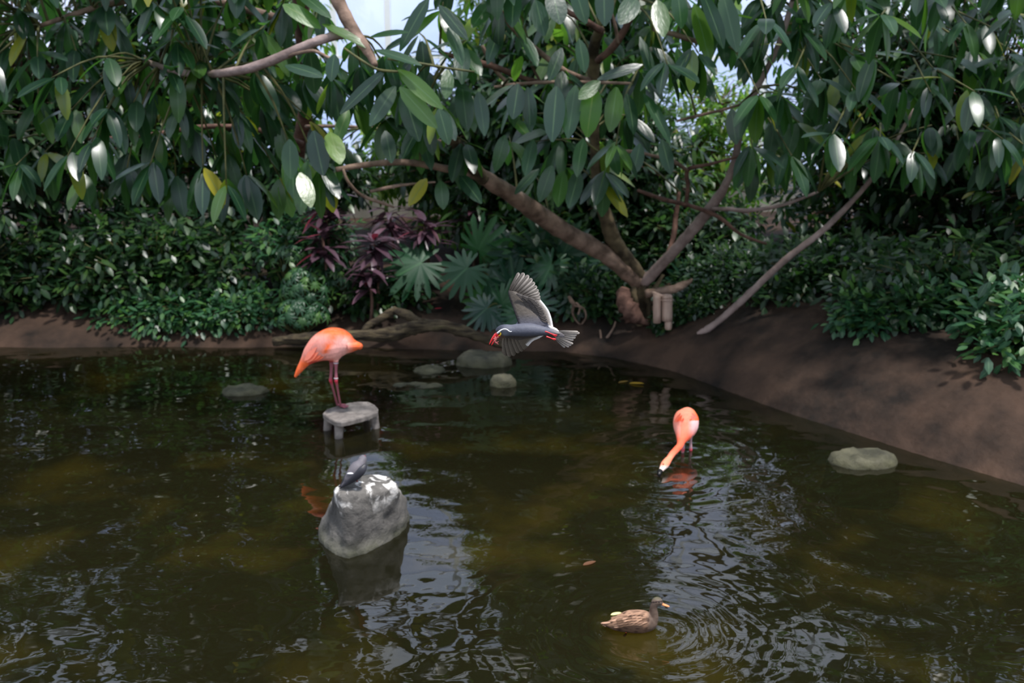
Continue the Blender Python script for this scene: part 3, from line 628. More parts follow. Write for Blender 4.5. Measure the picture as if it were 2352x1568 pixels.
for i, (px, py, Y, n, L, lb) in enumerate((
 (745, 470, 15.4, 34, .50, 'purple cordyline highest at left, under the hanging fig leaves'),
 (740, 545, 15.0, 34, .46, 'dark purple cordyline at left below the highest one'),
 (860, 560, 15.0, 36, .48, 'purple cordyline with a red-tinged leaf, left of the large lobed leaf'),
 (975, 520, 15.6, 34, .50, 'dark purple cordyline above the large lobed leaf'),
 (845, 625, 14.7, 30, .42, 'lowest purple cordyline, just above the shaded bank'),
 (895, 490, 15.9, 32, .48, 'purple cordyline farthest back between the other purple plants'),
 (1085, 490, 16.4, 22, .42, 'small purple cordyline in front of the grey wall right of the others'))):
    cordyline(px, py, Y, n, L, lb, 80+i)
# whorled-leaf shrubs at the lower left
def whorl_mesh(mat, n=8):
    pr = leaf_proto(.5, .13, .2, .22, 4, .8); V, Fc, U = pr; vs, fs, uv = [], [], []
    for k in range(n):
        a = 2*math.pi*k/n; R_ = np.array(Matrix.Rotation(a, 3, 'Z')) @ np.array(Matrix.Rotation(.1, 3, 'Y')); b = len(vs)
        vs += [tuple(x) for x in (V @ R_.T)]; fs += [tuple(i+b for i in f_) for f_ in Fc]; uv += U.tolist()
    return proto_mesh('leaf_whorl', (np.array(vs), fs, np.array(uv)), mat)
wh = [whorl_mesh(M['leaf_blue'], 8), whorl_mesh(M['leaf_blue'], 7)]
def whorl_shrub(px, py, Y, R, n, L, label, seed):
    random.seed(seed); c = at(px, py, Y); g = Vector((c.x, c.y, ground_z(c.x, c.y)-.02)); c.z = max(c.z, g.z+.15)
    r = empty('umbrella_shrub', g, label, 'shrub', 'whorled leaf shrubs at lower left'); st = []
    for k in range(n):
        th = rnd(0, 6.28); ph = rnd(-.2, 1.3); d = Vector((math.cos(th)*math.cos(ph), math.sin(th)*math.cos(ph), math.sin(ph)))
        if d.y > .5: d.y *= -1
        q = Vector((c.x+d.x*R[0], c.y+d.y*R[1], c.z+d.z*R[2])); q.z = max(q.z, ground_z(q.x, q.y)+.08)
        st.append(tube_geo([g, (g+q)/2, q], [.014, .01, .006], 4, 2))
        place('leaf_whorl', random.choice(wh), r, orient(q, (d+Vector((0, 0, .2))).orthogonal(), d*.7+Vector((0, -.35, .6)), L*rnd(.8, 1.2)))
    o = mesh('stems', *join_geo(st), M['twig'], r); o['kind'] = 'stuff'
whorl_shrub(705, 670, 14.9, (.42, .35, .42), 60, .24, 'bright green whorled shrub above the left flamingo', 90)
whorl_shrub(765, 640, 15.2, (.36, .3, .28), 44, .22, 'darker whorled shrub right of the bright one at left', 91)
whorl_shrub(690, 730, 14.6, (.45, .3, .32), 52, .22, 'low whorled shrub directly behind the left flamingo', 92)
whorl_shrub(668, 600, 15.5, (.35, .3, .3), 34, .22, 'whorled shrub at the left edge over the others', 93)

lob = [lobed_proto(8, .52), lobed_proto(7, .45, .3)]
lob_me = [proto_mesh('leaf', p_, M['leaf_mono']) for p_ in lob]; lobd_me = [proto_mesh('leaf', p_, M['leaf_mono_dark']) for p_ in lob]
def philo(name_lab, crownpx, Y, leaves, dark, seed):
    random.seed(seed); c = at(crownpx[0], crownpx[1], Y); g = Vector((c.x, c.y, ground_z(c.x, c.y)-.02))
    c.z = max(c.z, g.z+.06)
    r = empty('split_leaf_philodendron', g, name_lab, 'plant', 'split leaf plants on the bank')
    mesh('stem', *tube_geo([g, c], [.05, .035], 8, 2, jit=.3), M['bark_dark'], r)
    for px, py, dy, L, ang in leaves:
        b = at(px, py, Y+dy); a = math.radians(ang); d = Vector((math.cos(a), -.35, math.sin(a)))
        b.z = max(b.z, ground_z(b.x, b.y)+.1)
        base = b-d.normalized()*L*.3
        place('leaf', random.choice(lobd_me if dark else lob_me), r, orient(base, d, Vector((rnd(-.25, .25), -.85, .75)), L))
        mid = (c+base)/2+Vector((0, 0, .12)); mesh('leaf_stalk', *tube_geo([c, mid, base+d.normalized()*L*.18], [.014, .012, .009], 5, 3), M['twig'], r)
philo('split-leaf plant with the broad flat lobed leaf over the bare bank', (1150, 700), 15.3,
      [(950, 612, -.2, 1.02, 200), (1062, 625, -.3, .80, 215), (1105, 560, .0, .85, 70), (1130, 640, -.2, .7, 20), (1110, 690, -.3, .62, 250)], False, 100)
philo('dark split-leaf plant low beside the bare bank, behind the flying bird', (1150, 730), 14.8,
      [(1110, 715, -.2, .6, 215), (1160, 690, -.1, .7, 60), (1195, 740, -.2, .6, 300), (1130, 745, -.25, .5, 250), (1225, 700, 0, .7, 20), (1180, 650, 0, .7, 100)], True, 101)
philo('dark split-leaf plant under the slanting limb', (1290, 640), 15.4,
      [(1180, 580, -.1, .8, 150), (1240, 560, 0, .85, 110), (1300, 570, -.1, .85, 70), (1345, 600, -.2, .8, 20), (1260, 620, -.3, .75, 240), (1330, 660, -.3, .7, 320)], True, 102)
philo('dark split-leaf plant left of the fig trunk', (1360, 700), 15.0,
      [(1310, 690, -.2, .6, 190), (1350, 660, -.1, .65, 90), (1395, 690, -.2, .6, 10), (1340, 735, -.3, .55, 250), (1385, 740, -.3, .5, 290)], True, 103)
philo('dark split-leaf plant at the bank right of the bamboo feeder', (1600, 690), 14.7,
      [(1570, 640, 0, .6, 120), (1625, 640, 0, .6, 60), (1650, 690, -.1, .6, 0), (1600, 720, -.2, .55, 270)], True, 104)
philo('dark split-leaf plant behind the low whorled shrubs', (800, 690), 15.6,
      [(790, 640, 0, .5, 100), (830, 680, 0, .5, 20), (770, 690, 0, .5, 180)], True, 105)

# ------------------------------------------------------------------ wood on the bank
def ground_obj(name, label, cat, pts, mat, seg=12, ridge=.25, extra=(), group=None):
    c = at(*pts[0][:3]); r = empty(name, Vector((c.x, c.y, max(0, ground_z(c.x, c.y)))), label, cat, group)
    v, f = px_tube(pts, seg, 6, jit=.25, ridge=ridge); mesh('log' if 'log' in name else 'stem', v, f, mat, r)
    for e in extra: v, f = px_tube(e, 9, 5, jit=.25, ridge=ridge); mesh('branch_stub', v, f, mat, r)
    return r
ground_obj('fallen_log', 'long weathered fallen log along the waterline behind the left flamingo', 'log',
 [(630, 785, 14.2, 11), (700, 776, 14.1, 12), (770, 770, 14.0, 12), (840, 770, 13.95, 13), (900, 768, 13.9, 15), (950, 752, 13.9, 16), (1000, 748, 13.9, 14), (1050, 756, 13.85, 13), (1095, 772, 13.8, 11), (1140, 788, 13.8, 9), (1185, 802, 13.8, 5)],
 M['log'], 18, .35, [[(1020, 752, 13.9, 6), (975, 742, 14.0, 7), (940, 726, 14.1, 10), (905, 712, 14.3, 9)], [(905, 714, 14.3, 9), (880, 728, 14.2, 9), (850, 745, 14.1, 8), (830, 768, 14.0, 6)]])
BY = bank_at(1604, 768).y
ground_obj('leaning_branch', 'bare branch leaning over the dark bank at the right edge', 'branch',
 [(1602, 766, BY+.03, 4), (1620, 759, BY-.02, 8), (1650, 738, BY-.12, 7), (1680, 712, BY-.22, 8), (1710, 685, BY-.32, 8), (1800, 600, BY-.5, 8), (1900, 520, BY-.7, 7), (2010, 400, BY-.9, 5), (2100, 250, BY-1.1, 3)], M['bark_pale'], 9, .1)
ground_obj('forked_stick', 'thin forked dry stick standing on the bank right of the flying bird', 'stick',
 [(1376, 802, 14.1, 3), (1392, 778, 14.1, 3.5), (1408, 755, 14.1, 2.5), (1414, 738, 14.1, 2)], M['bark'], 7, 0, [[(1382, 795, 14.1, 2), (1380, 775, 14.1, 2.5), (1378, 757, 14.1, 2)]])
ground_obj('dry_root', 'looped dry root with pale end left of the fig trunk', 'root',
 [(1345, 755, 14.6, 2.5), (1325, 738, 14.5, 2.5), (1315, 718, 14.5, 3), (1318, 700, 14.4, 4.5), (1312, 690, 14.4, 5), (1306, 680, 14.4, 3)], M['bark'], 8, .2, [[(1320, 702, 14.4, 3), (1340, 708, 14.4, 2.5), (1346, 728, 14.4, 2.2), (1336, 745, 14.5, 2)], [(1322, 695, 14.4, 3), (1332, 705, 14.4, 2.5), (1328, 722, 14.4, 2)]])
# carved block, cut log and bamboo feeder hung on the fig trunk
blk = at(1450, 730, 13.95); wb = empty('wood_block', blk, 'rough reddish wood block wedged against the left of the fig trunk', 'wood block')
mesh('block', *px_tube([(1436, 660, 13.9, 10), (1432, 680, 13.9, 17), (1440, 705, 13.88, 20), (1456, 722, 13.88, 19), (1470, 735, 13.9, 11), (1492, 742, 13.9, 6)], 9, 4, jit=.55, ridge=.45), M['bark_red'], wb)
cl = at(1500, 680, 13.95); wb2 = empty('cut_log', cl, 'pale cut log lying sideways through the fig fork, pointing right', 'log')
mesh('log', *px_tube([(1484, 674, 13.95, 11), (1510, 670, 13.9, 10), (1545, 664, 13.9, 10), (1565, 656, 13.9, 9), (1582, 648, 13.9, 6), (1590, 640, 13.9, 3)], 12, 4, jit=.3, ridge=.1), M['bark'], wb2)
M['bamboo'] = noise_mat('tan_bamboo', srgb(160, 132, 118), srgb(186, 158, 142), scale=3, rough=.6, bump=.2, stretch=(6, 6, 1))
fd = empty('bamboo_feeder', at(1522, 755, 13.7), 'pair of tan bamboo tube feeders hanging side by side from the cut log', 'bird feeder')
YF = 13.7
mesh('narrow_tube', *px_tube([(1509, 741, YF, 9), (1509, 700, YF, 9), (1509, 676, YF, 9)], 16, 2), M['bamboo'], fd)
mesh('wide_tube', *px_tube([(1532, 736, YF, 12.5), (1532, 710, YF, 12.5), (1532, 684, YF, 12.5)], 20, 2), M['bamboo'], fd)
mesh('rim', *px_tube([(1532, 690, YF, 14.5), (1532, 687, YF, 15)], 20, 1), M['bamboo'], fd)
mesh('lid', *px_tube([(1532, 684, YF, 13), (1532, 679, YF, 12.5), (1532, 676, YF, 9), (1532, 675, YF, 2)], 20, 2), M['bamboo'], fd)
mesh('spout', *px_tube([(1535, 757, YF, 6), (1535, 752, YF, 8.5), (1535, 735, YF, 8.5)], 16, 2), M['bamboo'], fd)
mesh('hanger', *px_tube([(1500, 672, YF+.1, 4), (1515, 678, YF, 4), (1530, 680, YF+.05, 3)], 8, 3), M['bamboo'], fd)

# ------------------------------------------------------------------ rocks
def rock_mat(name, c1, c2, top, low, wl=.0):
    m, t, b, out = newmat(name); L = t.links; N = t.nodes.new
    g = N('ShaderNodeNewGeometry'); n = N('ShaderNodeTexNoise'); n.inputs['Scale'].default_value = 5; n.inputs['Detail'].default_value = 8; L.new(g.outputs['Position'], n.inputs['Vector'])
    r = N('ShaderNodeValToRGB'); r.color_ramp.elements[0].color = c1; r.color_ramp.elements[1].color = c2; r.color_ramp.elements[0].position = .35; r.color_ramp.elements[1].position = .66; L.new(n.outputs['Fac'], r.inputs[0])
    s = N('ShaderNodeSeparateXYZ'); L.new(g.outputs['Position'], s.inputs[0])
    def mix(fac, a, col):
        x = N('ShaderNodeMixRGB'); L.new(fac, x.inputs[0]); L.new(a, x.inputs[1]); x.inputs[2].default_value = col; return x.outputs[0]
    a = r.outputs[0]
    n2 = N('ShaderNodeTexNoise'); n2.inputs['Scale'].default_value = 7; n2.inputs['Detail'].default_value = 5; n2.inputs['Distortion'].default_value = 1; L.new(g.outputs['Position'], n2.inputs['Vector'])
    def mul(x, y, op='MULTIPLY'):
        z = N('ShaderNodeMath'); z.operation = op; z.use_clamp = True
        for i, q in enumerate((x, y)):
            if isinstance(q, float): z.inputs[i].default_value = q
            else: L.new(q, z.inputs[i])
        return z.outputs[0]
    if top:
        mr = N('ShaderNodeMapRange'); mr.inputs[1].default_value = .30; mr.inputs[2].default_value = .50; L.new(s.outputs['Z'], mr.inputs[0])
        m2 = N('ShaderNodeMapRange'); m2.inputs[1].default_value = .50; m2.inputs[2].default_value = .60; L.new(n2.outputs['Fac'], m2.inputs[0])
        a = mix(mul(mr.outputs[0], m2.outputs[0]), a, top)
    if low:
        mr = N('ShaderNodeMapRange'); mr.inputs[1].default_value = .15; mr.inputs[2].default_value = .0; L.new(s.outputs['Z'], mr.inputs[0])
        a = mix(mul(mr.outputs[0], n2.outputs['Fac']), a, low)
        mr = N('ShaderNodeMapRange'); mr.inputs[1].default_value = .02; mr.inputs[2].default_value = -.03; L.new(s.outputs['Z'], mr.inputs[0])
        a = mix(mr.outputs[0], a, srgb(22, 22, 16))
    L.new(a, b.inputs['Base Color']); b.inputs['Roughness'].default_value = .8
    n3 = N('ShaderNodeTexNoise'); n3.inputs['Scale'].default_value = 16; n3.inputs['Detail'].default_value = 8; L.new(g.outputs['Position'], n3.inputs['Vector'])
    bp = N('ShaderNodeBump'); bp.inputs['Strength'].default_value = .7; bp.inputs['Distance'].default_value = .03; L.new(n3.outputs['Fac'], bp.inputs['Height']); L.new(bp.outputs[0], b.inputs['Normal'])
    return m
def ring_rock(name, rings, mat, label, amp=.035, sub=4, fr=3.0):
    bm = bmesh.new(); R = [[bm.verts.new(p_) for p_ in r] for r in rings]; n = len(R[0])
    for i in range(len(R)-1):
        for k in range(n): bm.faces.new((R[i][k], R[i][(k+1) % n], R[i+1][(k+1) % n], R[i+1][k]))
    bm.faces.new(R[-1]); bm.faces.new(list(reversed(R[0])))
    bmesh.ops.triangulate(bm, faces=bm.faces[:]); bmesh.ops.subdivide_edges(bm, edges=bm.edges[:], cuts=sub, use_grid_fill=True)
    for _ in range(2): bmesh.ops.smooth_vert(bm, verts=bm.verts[:], factor=.5, use_axis_x=True, use_axis_y=True, use_axis_z=True)
    bm.normal_update()
    for v_ in bm.verts:
        q = v_.co*fr; cell = noise.cell(q*1.0); v_.co += v_.normal*(amp*(noise.noise(q)+.9*(.5-abs(noise.noise(q*1.7+Vector((3, 1, 7))))*1.6)+.45*noise.noise(Vector((q.x*2, q.y*2, q.z*5)))+.3*noise.noise(q*7)))
    c = sum((Vector(p_) for p_ in rings[0]), Vector())/n; me = bpy.data.meshes.new(name)
    for v_ in bm.verts: v_.co -= c
    bm.to_mesh(me); bm.free(); me.polygons.foreach_set('use_smooth', [True]*len(me.polygons))
    o = link(name, me, mat, None, c); tag(o, label, 'rock'); return o
M['rock'] = rock_mat('grey_boulder', srgb(52, 50, 48), srgb(100, 96, 92), srgb(226, 222, 218), srgb(60, 62, 34))
M['rock2'] = rock_mat('dull_mossy_stone', srgb(46, 44, 34), srgb(92, 88, 70), None, srgb(60, 60, 26))
wl = [P(730, 1243), P(762, 1270), P(800, 1284), P(850, 1270), P(898, 1240), P(935, 1212), P(938, 1190), P(900, 1168), P(820, 1165), P(750, 1195)]
c0 = sum(wl, Vector())/10
lowr = [c0+(p_-c0)*1.12+Vector((0, 0, -.5)) for p_ in wl]
def rz(p_, z): q = P(p_[0], p_[1], z); return q
mid = [rz((738, 1205), .14), rz((765, 1235), .10), rz((803, 1250), .10), rz((855, 1235), .11), rz((900, 1205), .12), rz((930, 1178), .14), rz((930, 1160), .14), rz((900, 1140), .15), rz((820, 1140), .15), rz((752, 1170), .15)]
up_ = [rz((760, 1158), .34), rz((775, 1175), .34), rz((812, 1180), .34), rz((860, 1170), .34), rz((900, 1152), .34), rz((921, 1140), .34), rz((920, 1125), .34), rz((900, 1112), .34), rz((830, 1112), .34), rz((766, 1140), .34)]
tp = [rz((766, 1126), .49), rz((780, 1134), .49), rz((815, 1134), .50), rz((862, 1128), .50), rz((895, 1120), .50), rz((912, 1112), .50), rz((907, 1100), .51), rz((895, 1091), .52), rz((845, 1090), .53), rz((795, 1112), .51)]
rock = ring_rock('boulder', [lowr, wl, mid, up_, tp], M['rock'], 'large grey boulder with white droppings on top, standing in the pond under the perched bird', amp=.032)
def flat_rock(px, py, z, a, b, h, label, seed, mat=None, rot=0):
    c = P(px, py, z); random.seed(seed); n = 9; rs = []
    for zz, s in ((-.45, 1.2), (-.08, 1.1), (h*.6, .95), (h, .7)):
        rs.append([Vector((c.x+a*s*math.cos(t_+rot)*(1+.25*noise.noise(Vector((k, seed, 0)))), c.y+b*s*math.sin(t_+rot), zz+.02*noise.noise(Vector((k, seed, zz*9))))) for k, t_ in ((k, 2*math.pi*k/n) for k in range(n))])
    return ring_rock('flat_rock', rs, mat or M['rock2'], label, .03, 3, 4)
flat_rock(1112, 834, 0, .42, .30, .15, 'pale flat rock breaking the surface below the flying bird', 1)
flat_rock(1155, 884, 0, .17, .15, .12, 'small rounded stone just out of the water below the pale flat rock', 2)
flat_rock(985, 850, 0, .22, .25, .03, 'long low stone awash left of the pale flat rock', 3)
flat_rock(960, 885, 0, .36, .14, .004, 'dark slab barely at the surface left of the small stone', 4)
flat_rock(560, 900, 0, .3, .2, .07, 'stone in the water beyond the stool, left of the view', 5)
flat_rock(1980, 1060, 0, .35, .25, .1, 'stone near the right bank outside the view', 6)

# ------------------------------------------------------------------ small floating and fallen things
def petal(name, px, py, z, Lpx, col, label, cat, ang=0, gl=None, matn=None):
    p_ = P(px, py, z); s = Lpx*pxm(px, py, p_.y); m = leaf_mat(matn or (name+'_m'), [(0, col), (1, col)], tuple(c*.8 for c in col[:3])+(1,), col, .2, .5)
    me = proto_mesh(name, leaf_proto(1, .42, .25, -.06, 6, .85), m); o = bpy.data.objects.new(name, me); COL.objects.link(o)
    M_ = orient(p_-Vector((math.cos(ang), math.sin(ang), 0))*s/2+Vector((0, 0, .004)), (math.cos(ang), math.sin(ang), 0), (0, 0, 1), s); o.matrix_world = M_
    tag(o, label, cat, gl); return o
petal('floating_leaf', 1415, 1411, 0, 26, srgb(226, 220, 150), 'pale yellow leaf floating behind the duck', 'leaf', .3)
petal('floating_leaf', 1354, 1295, 0, 34, srgb(92, 58, 34), 'brown leaf floating left of the duck, in open dark water', 'leaf', .5)
petal('floating_leaf', 1462, 882, 0, 34, srgb(176, 138, 34), 'mustard yellow leaf floating near the far right shore', 'leaf', -.3)
petal('floating_leaf', 1432, 878, 0, 26, srgb(130, 100, 34), 'duller yellow leaf beside the mustard one near the far shore', 'leaf', .4)
for px, py, n_, lb in ((1007, 709, 16, 'red petal lying on the bare brown bank'), (990, 699, 14, 'duller pink petal just above the red one on the bank')):
    q = bank_at(px, py); o = petal('fallen_petal', px, py, q.z+.02, n_, srgb(236, 52, 84) if py > 705 else srgb(180, 52, 66), lb, 'petal', .2)

# ------------------------------------------------------------------ the stool in the water and its flamingo
ST = P(800, 945, .22); stool = empty('plastic_stool', (ST.x, ST.y, -.4), 'grey weathered plastic stool standing in the pond under the left flamingo', 'stool')
M['stool'] = noise_mat('grey_plastic', srgb(98, 91, 87), srgb(132, 124, 118), scale=14, rough=.7, bump=.25, dist=.006)
out_px = [(741, 949), (750, 940), (775, 932), (800, 925), (822, 922), (846, 922), (860, 929), (869, 938), (868, 945), (835, 957), (800, 966), (784, 969), (768, 967), (752, 958)]
top = [P(a, b, .22) for a, b in out_px]; cc = sum(top, Vector())/len(top)
def slab(name, poly, z0, z1, bev, mat, parent):
    c = sum(poly, Vector())/len(poly); rs = []
    for z, s in ((z0, .985), (z1-bev, 1.0), (z1, 1-bev*1.5), (z1-.004, 1-bev*5), (z1-.012, 1-bev*7)):
        rs.append([Vector((c.x+(p_.x-c.x)*s, c.y+(p_.y-c.y)*s, z)) for p_ in poly])
    n = len(poly); vs = [v_ for r in rs for v_ in r]; fs = []
    for i in range(len(rs)-1):
        for k in range(n): fs.append((i*n+k, i*n+(k+1) % n, (i+1)*n+(k+1) % n, (i+1)*n+k))
    fs += [tuple(reversed(range(n))), tuple(range(len(vs)-n, len(vs)))]
    return mesh(name, vs, fs, mat, parent, smooth=False)
slab('seat', top, .165, .22, .012, M['stool'], stool)
for a, b in ((776, 966), (862, 944), (750, 948), (842, 926)):
    q = P(a, b, .2); q = cc+(q-cc)*.93; out = (q-cc).normalized(); out.z = 0
    v, f = tube_geo([Vector((q.x, q.y, .18))-out*.005, Vector((q.x, q.y, -.1))+out*.03, Vector((q.x, q.y, -.42))+out*.06], [.058, .046, .036], 8, 3, flat=(1, .8))
    mesh('leg', v, f, M['stool'], stool)
M['plume'] = vcol_mat('flamingo_plumage', rough=.7, bump=.5, bscale=30, stretch=(3, 3, 1), var=.10, vscale=18, spec=.2)
M['skin_pink'] = plain('pink_leg_skin', srgb(176, 96, 104), .5)
M['band'] = plain('white_leg_band', srgb(200, 192, 196), .4)
M['black'] = plain('black_bill', srgb(14, 12, 14), .3)
def mixc(a, b, t): t = max(0, min(1, t)); return tuple(x*(1-t)+y*t for x, y in zip(a[:3], b[:3]))
def proj(v):    # world -> photo px
    d = Vector(v)-Vector((0, 0, CAMZ)); zf = d.y*cp-d.z*sp_; u = d.y*sp_+d.z*cp
    return 1176+F*d.x/zf, 784-F*u/zf
SALM, PALE, CORAL, RED = srgb(240, 148, 132), srgb(240, 178, 168), srgb(250, 112, 60), srgb(225, 80, 66)
def crop(o, s): return lambda x, y: (o[0]+x/s, o[1]+y/s)
c2 = crop((660, 730), 4.9)
foot = P(787, 948, .22); YL = foot.y
fl = empty('flamingo', foot, 'flamingo with its head tucked, standing on the grey plastic stool', 'flamingo')
body = [(85, 665, 13), (130, 592, 34), (200, 492, 60), (280, 405, 112), (390, 330, 165), (500, 297, 190), (590, 283, 172), (665, 292, 132), (725, 308, 84), (780, 314, 50), (815, 316, 32), (832, 318, 14)]
g1 = px_tube([(*c2(x, y), YL, r/4.9) for x, y, r in body], 20, 4, flat=(1, 1))
neck = px_tube([(*c2(700, 330), YL-.10, 9), (*c2(780, 310), YL-.13, 8.5), (*c2(812, 318), YL-.06, 8), (*c2(760, 290), YL+.02, 8), (*c2(690, 230), YL+.02, 7), (*c2(620, 200), YL-.02, 7)], 10, 4)
legs = []
for (x, y, kx, ky, fx, fy, dy) in ((500, 490, 488, 700, 565, 985, .03), (548, 470, 548, 700, 600, 1000, -.05)):
    A, K, B_ = c2(x, y), c2(kx, ky), c2(fx, fy)
    ft = P(B_[0], B_[1], .22)
    kn = at(K[0], K[1], YL+dy); tp_ = at(A[0], A[1], YL+dy)
    legs.append(tube_geo([tp_, tp_.lerp(kn, .5), kn, kn.lerp(ft, .08), kn.lerp(ft, .5), ft.lerp(kn, .04), ft+Vector((0, 0, .012))], [.030, .016, .022, .017, .013, .014, .012], 10, 4))
    for a in (-.5, 0, .5):
        d = Vector((math.cos(a-.35), math.sin(a-.35), 0)); legs.append(tube_geo([ft+Vector((0, 0, .014)), ft+d*.05+Vector((0, 0, .012)), ft+d*.10+Vector((0, 0, .008))], [.011, .011, .006], 7, 3))
    legs.append(([ft+Vector((0, 0, .018))]+[ft+Vector((math.cos(a-.35)*.08, math.sin(a-.35)*.08, .012)) for a in (-.5, 0, .5)]+[ft+Vector((0, 0, .004))]+[ft+Vector((math.cos(a-.35)*.08, math.sin(a-.35)*.08, .003)) for a in (-.5, 0, .5)], [(0, 1, 2), (0, 2, 3), (4, 6, 5), (4, 7, 6), (0, 5, 1), (0, 3, 7), (0, 7, 4), (0, 4, 5), (1, 5, 6), (1, 6, 2), (2, 6, 7), (2, 7, 3)]))
def col_L(v):
    x, y = proj(v); cx, cy = (x-660)*4.9, (y-730)*4.9
    if cy > 495 and cx > 430: return mixc(srgb(150, 88, 98), srgb(205, 60, 78), 1-abs(cy-715)/45)
    c = mixc(SALM, PALE, (cx-250)/450)
    top_ = mixc((0, 0, 0), (1, 1, 1), (235-cy+.10*(cx-500))/70)[0]
    c = mixc(c, CORAL, top_*(1 if cx > 330 else .5))
    c = mixc(c, CORAL, (.5-abs((cx-470)+.55*(cy-300))/130)*2.2 if cy < 400 else 0)        # folded wing's darker band
    c = mixc(c, CORAL, (cx-650)/110); c = mixc(c, CORAL, (cy-420-(cx-100)*.0)/90 if cx < 260 else 0)
    c = mixc(c, RED, (cy-455)/40 if 240 < cx < 520 else 0)
    n = noise.noise(Vector(v)*22); return mixc(c, PALE, .25*max(0, n))
remesh('body', [g1, neck]+legs, .0062, M['plume'], fl, col_L, 4)
fm = leaf_mat('flamingo_wing_feather', [(0, srgb(240, 150, 130)), (.5, srgb(250, 118, 66)), (1, srgb(244, 168, 150))], srgb(250, 150, 110), srgb(240, 110, 60), .15, .7, .2, .01)
fme = proto_mesh('feather', leaf_proto(1, .3, .10, .05, 6, 1.3), fm)
wgL = mesh('wing', *px_tube([(*c2(290, 395), YL-.115, 10), (*c2(380, 340), YL-.135, 24), (*c2(490, 290), YL-.14, 27), (*c2(590, 250), YL-.12, 20), (*c2(640, 240), YL-.09, 8)], 14, 4, up=(0, 1, 0), flat=(.32, 1.0)), M['plume'], fl)
def paint(o, fn):
    me = o.data; base = origin(o); a = me.color_attributes.new('Col', 'FLOAT_COLOR', 'POINT')
    a.data.foreach_set('color', np.array([(*fn(v_.co+base), 1) for v_ in me.vertices], dtype=np.float32).ravel())
paint(wgL, col_L)
for k, (x, y, x2, y2) in enumerate(((330, 330, 190, 480), (360, 360, 215, 500), (400, 390, 250, 480), (440, 400, 300, 470), (470, 380, 390, 450), (520, 330, 430, 430), (320, 280, 215, 420))):
    a = at(*c2(x, y), YL-.165+.004*k); b = at(*c2(x2, y2), YL-.12+.008*k)
    place('feather', fme, fl, orient(a, b-a, (0, -1, .5), (b-a).length, .2, .1))
mesh('leg_band', *px_tube([(*c2(547, 500), YL-.05, 5.6), (*c2(547, 512), YL-.05, 5.6)], 12, 1), M['band'], fl)
mesh('leg_band', *px_tube([(*c2(547, 672), YL-.05, 4.8), (*c2(547, 684), YL-.05, 4.8)], 12, 1), M['band'], fl)

# ------------------------------------------------------------------ the wading flamingo
c3 = crop((1480, 910), 6.03)
fr_ = empty('flamingo', (FLR.x, FLR.y, -.4), 'flamingo wading at right with its neck stretched down to the water', 'flamingo')
YR = FLR.y
seq = [(592, 160, 30, .10), (592, 200, 110, .10), (584, 270, 160, .08), (577, 350, 176, .05), (568, 430, 168, 0), (550, 510, 128, -.06), (525, 575, 84, -.12), (508, 630, 56, -.18), (490, 685, 48, -.24), (442, 738, 46, -.32), (385, 800, 44, -.42), (345, 860, 44, -.50), (308, 910, 54, -.57), (280, 950, 56, -.62), (245, 1000, 38, -.68), (222, 1035, 28, -.72)]
gR = px_tube([(*c3(x, y), YR+d, r/6.03) for x, y, r, d in seq], 20, 4, up=(1, 0, 0))
legR = []
for (x, kx, kpy, dy, off) in ((642, 642, 742, .02, 0), (560, 535, 735, -.06, 0)):
    tp_ = at(*c3(x, 500), YR+dy); kn = at(*c3(kx, kpy), YR+dy); ft = Vector((kn.x-.02, kn.y+.05, -.37))
    legR.append(tube_geo([tp_, tp_.lerp(kn, .5), kn, kn.lerp(ft, .2), ft], [.028, .014, .019, .012, .012], 10, 4))
    for a in (-2.1, -1.6, -1.1):
        legR.append(tube_geo([ft+Vector((0, 0, .0)), ft+Vector((math.cos(a)*.09, math.sin(a)*.09, -.01))], [.012, .007], 7, 2))
def col_R(v):
    x, y = proj(v); cx, cy = (x-1480)*6.03, (y-910)*6.03; v = Vector(v)
    if cx > 480 and cy > 540 and v.y > YR-.10: return mixc(srgb(176, 140, 146), srgb(210, 60, 80), 1-abs(cy-745)/40)
    c = mixc(srgb(250, 140, 112), srgb(244, 164, 150), (cy-250)/250 if cx < 500 else 0)
    c = mixc(c, CORAL, (cx-640)/90 if cy < 340 else 0); c = mixc(c, srgb(240, 190, 190), (cx-600)/80 if 335 < cy < 560 else 0)
    c = mixc(c, srgb(252, 108, 78), (cy-440)/150); c = mixc(c, srgb(250, 140, 110), (cy-740)/100)
    c = mixc(c, srgb(238, 214, 204), (cy-945)/40)
    return c
remesh('body', [gR]+legR, .0062, M['plume'], fr_, col_R, 4)
mesh('bill', *px_tube([(*c3(228, 1025), YR-.71, 5.5), (*c3(213, 1050), YR-.73, 6), (*c3(206, 1078), YR-.76, 5), (*c3(212, 1100), YR-.77, 3), (*c3(222, 1110), YR-.775, 1)], 10, 3), M['black'], fr_)
for s in (-1,):
    e = at(*c3(262, 940), YR-.695); mesh('eye', *sphere_geo(e, .008), M['black'], fr_)
for k, (x, y, x2, y2) in enumerate(((655, 230, 745, 340), (640, 270, 740, 390), (630, 320, 735, 410), (620, 360, 700, 450), (500, 230, 420, 380), (520, 260, 430, 440), (545, 300, 470, 460))):
    a = at(*c3(x, y), YR-.09); b = at(*c3(x2, y2), YR-.0); place('feather', fme, fr_, orient(a, b-a, (0, -1, .5), (b-a).length, .13, .1))

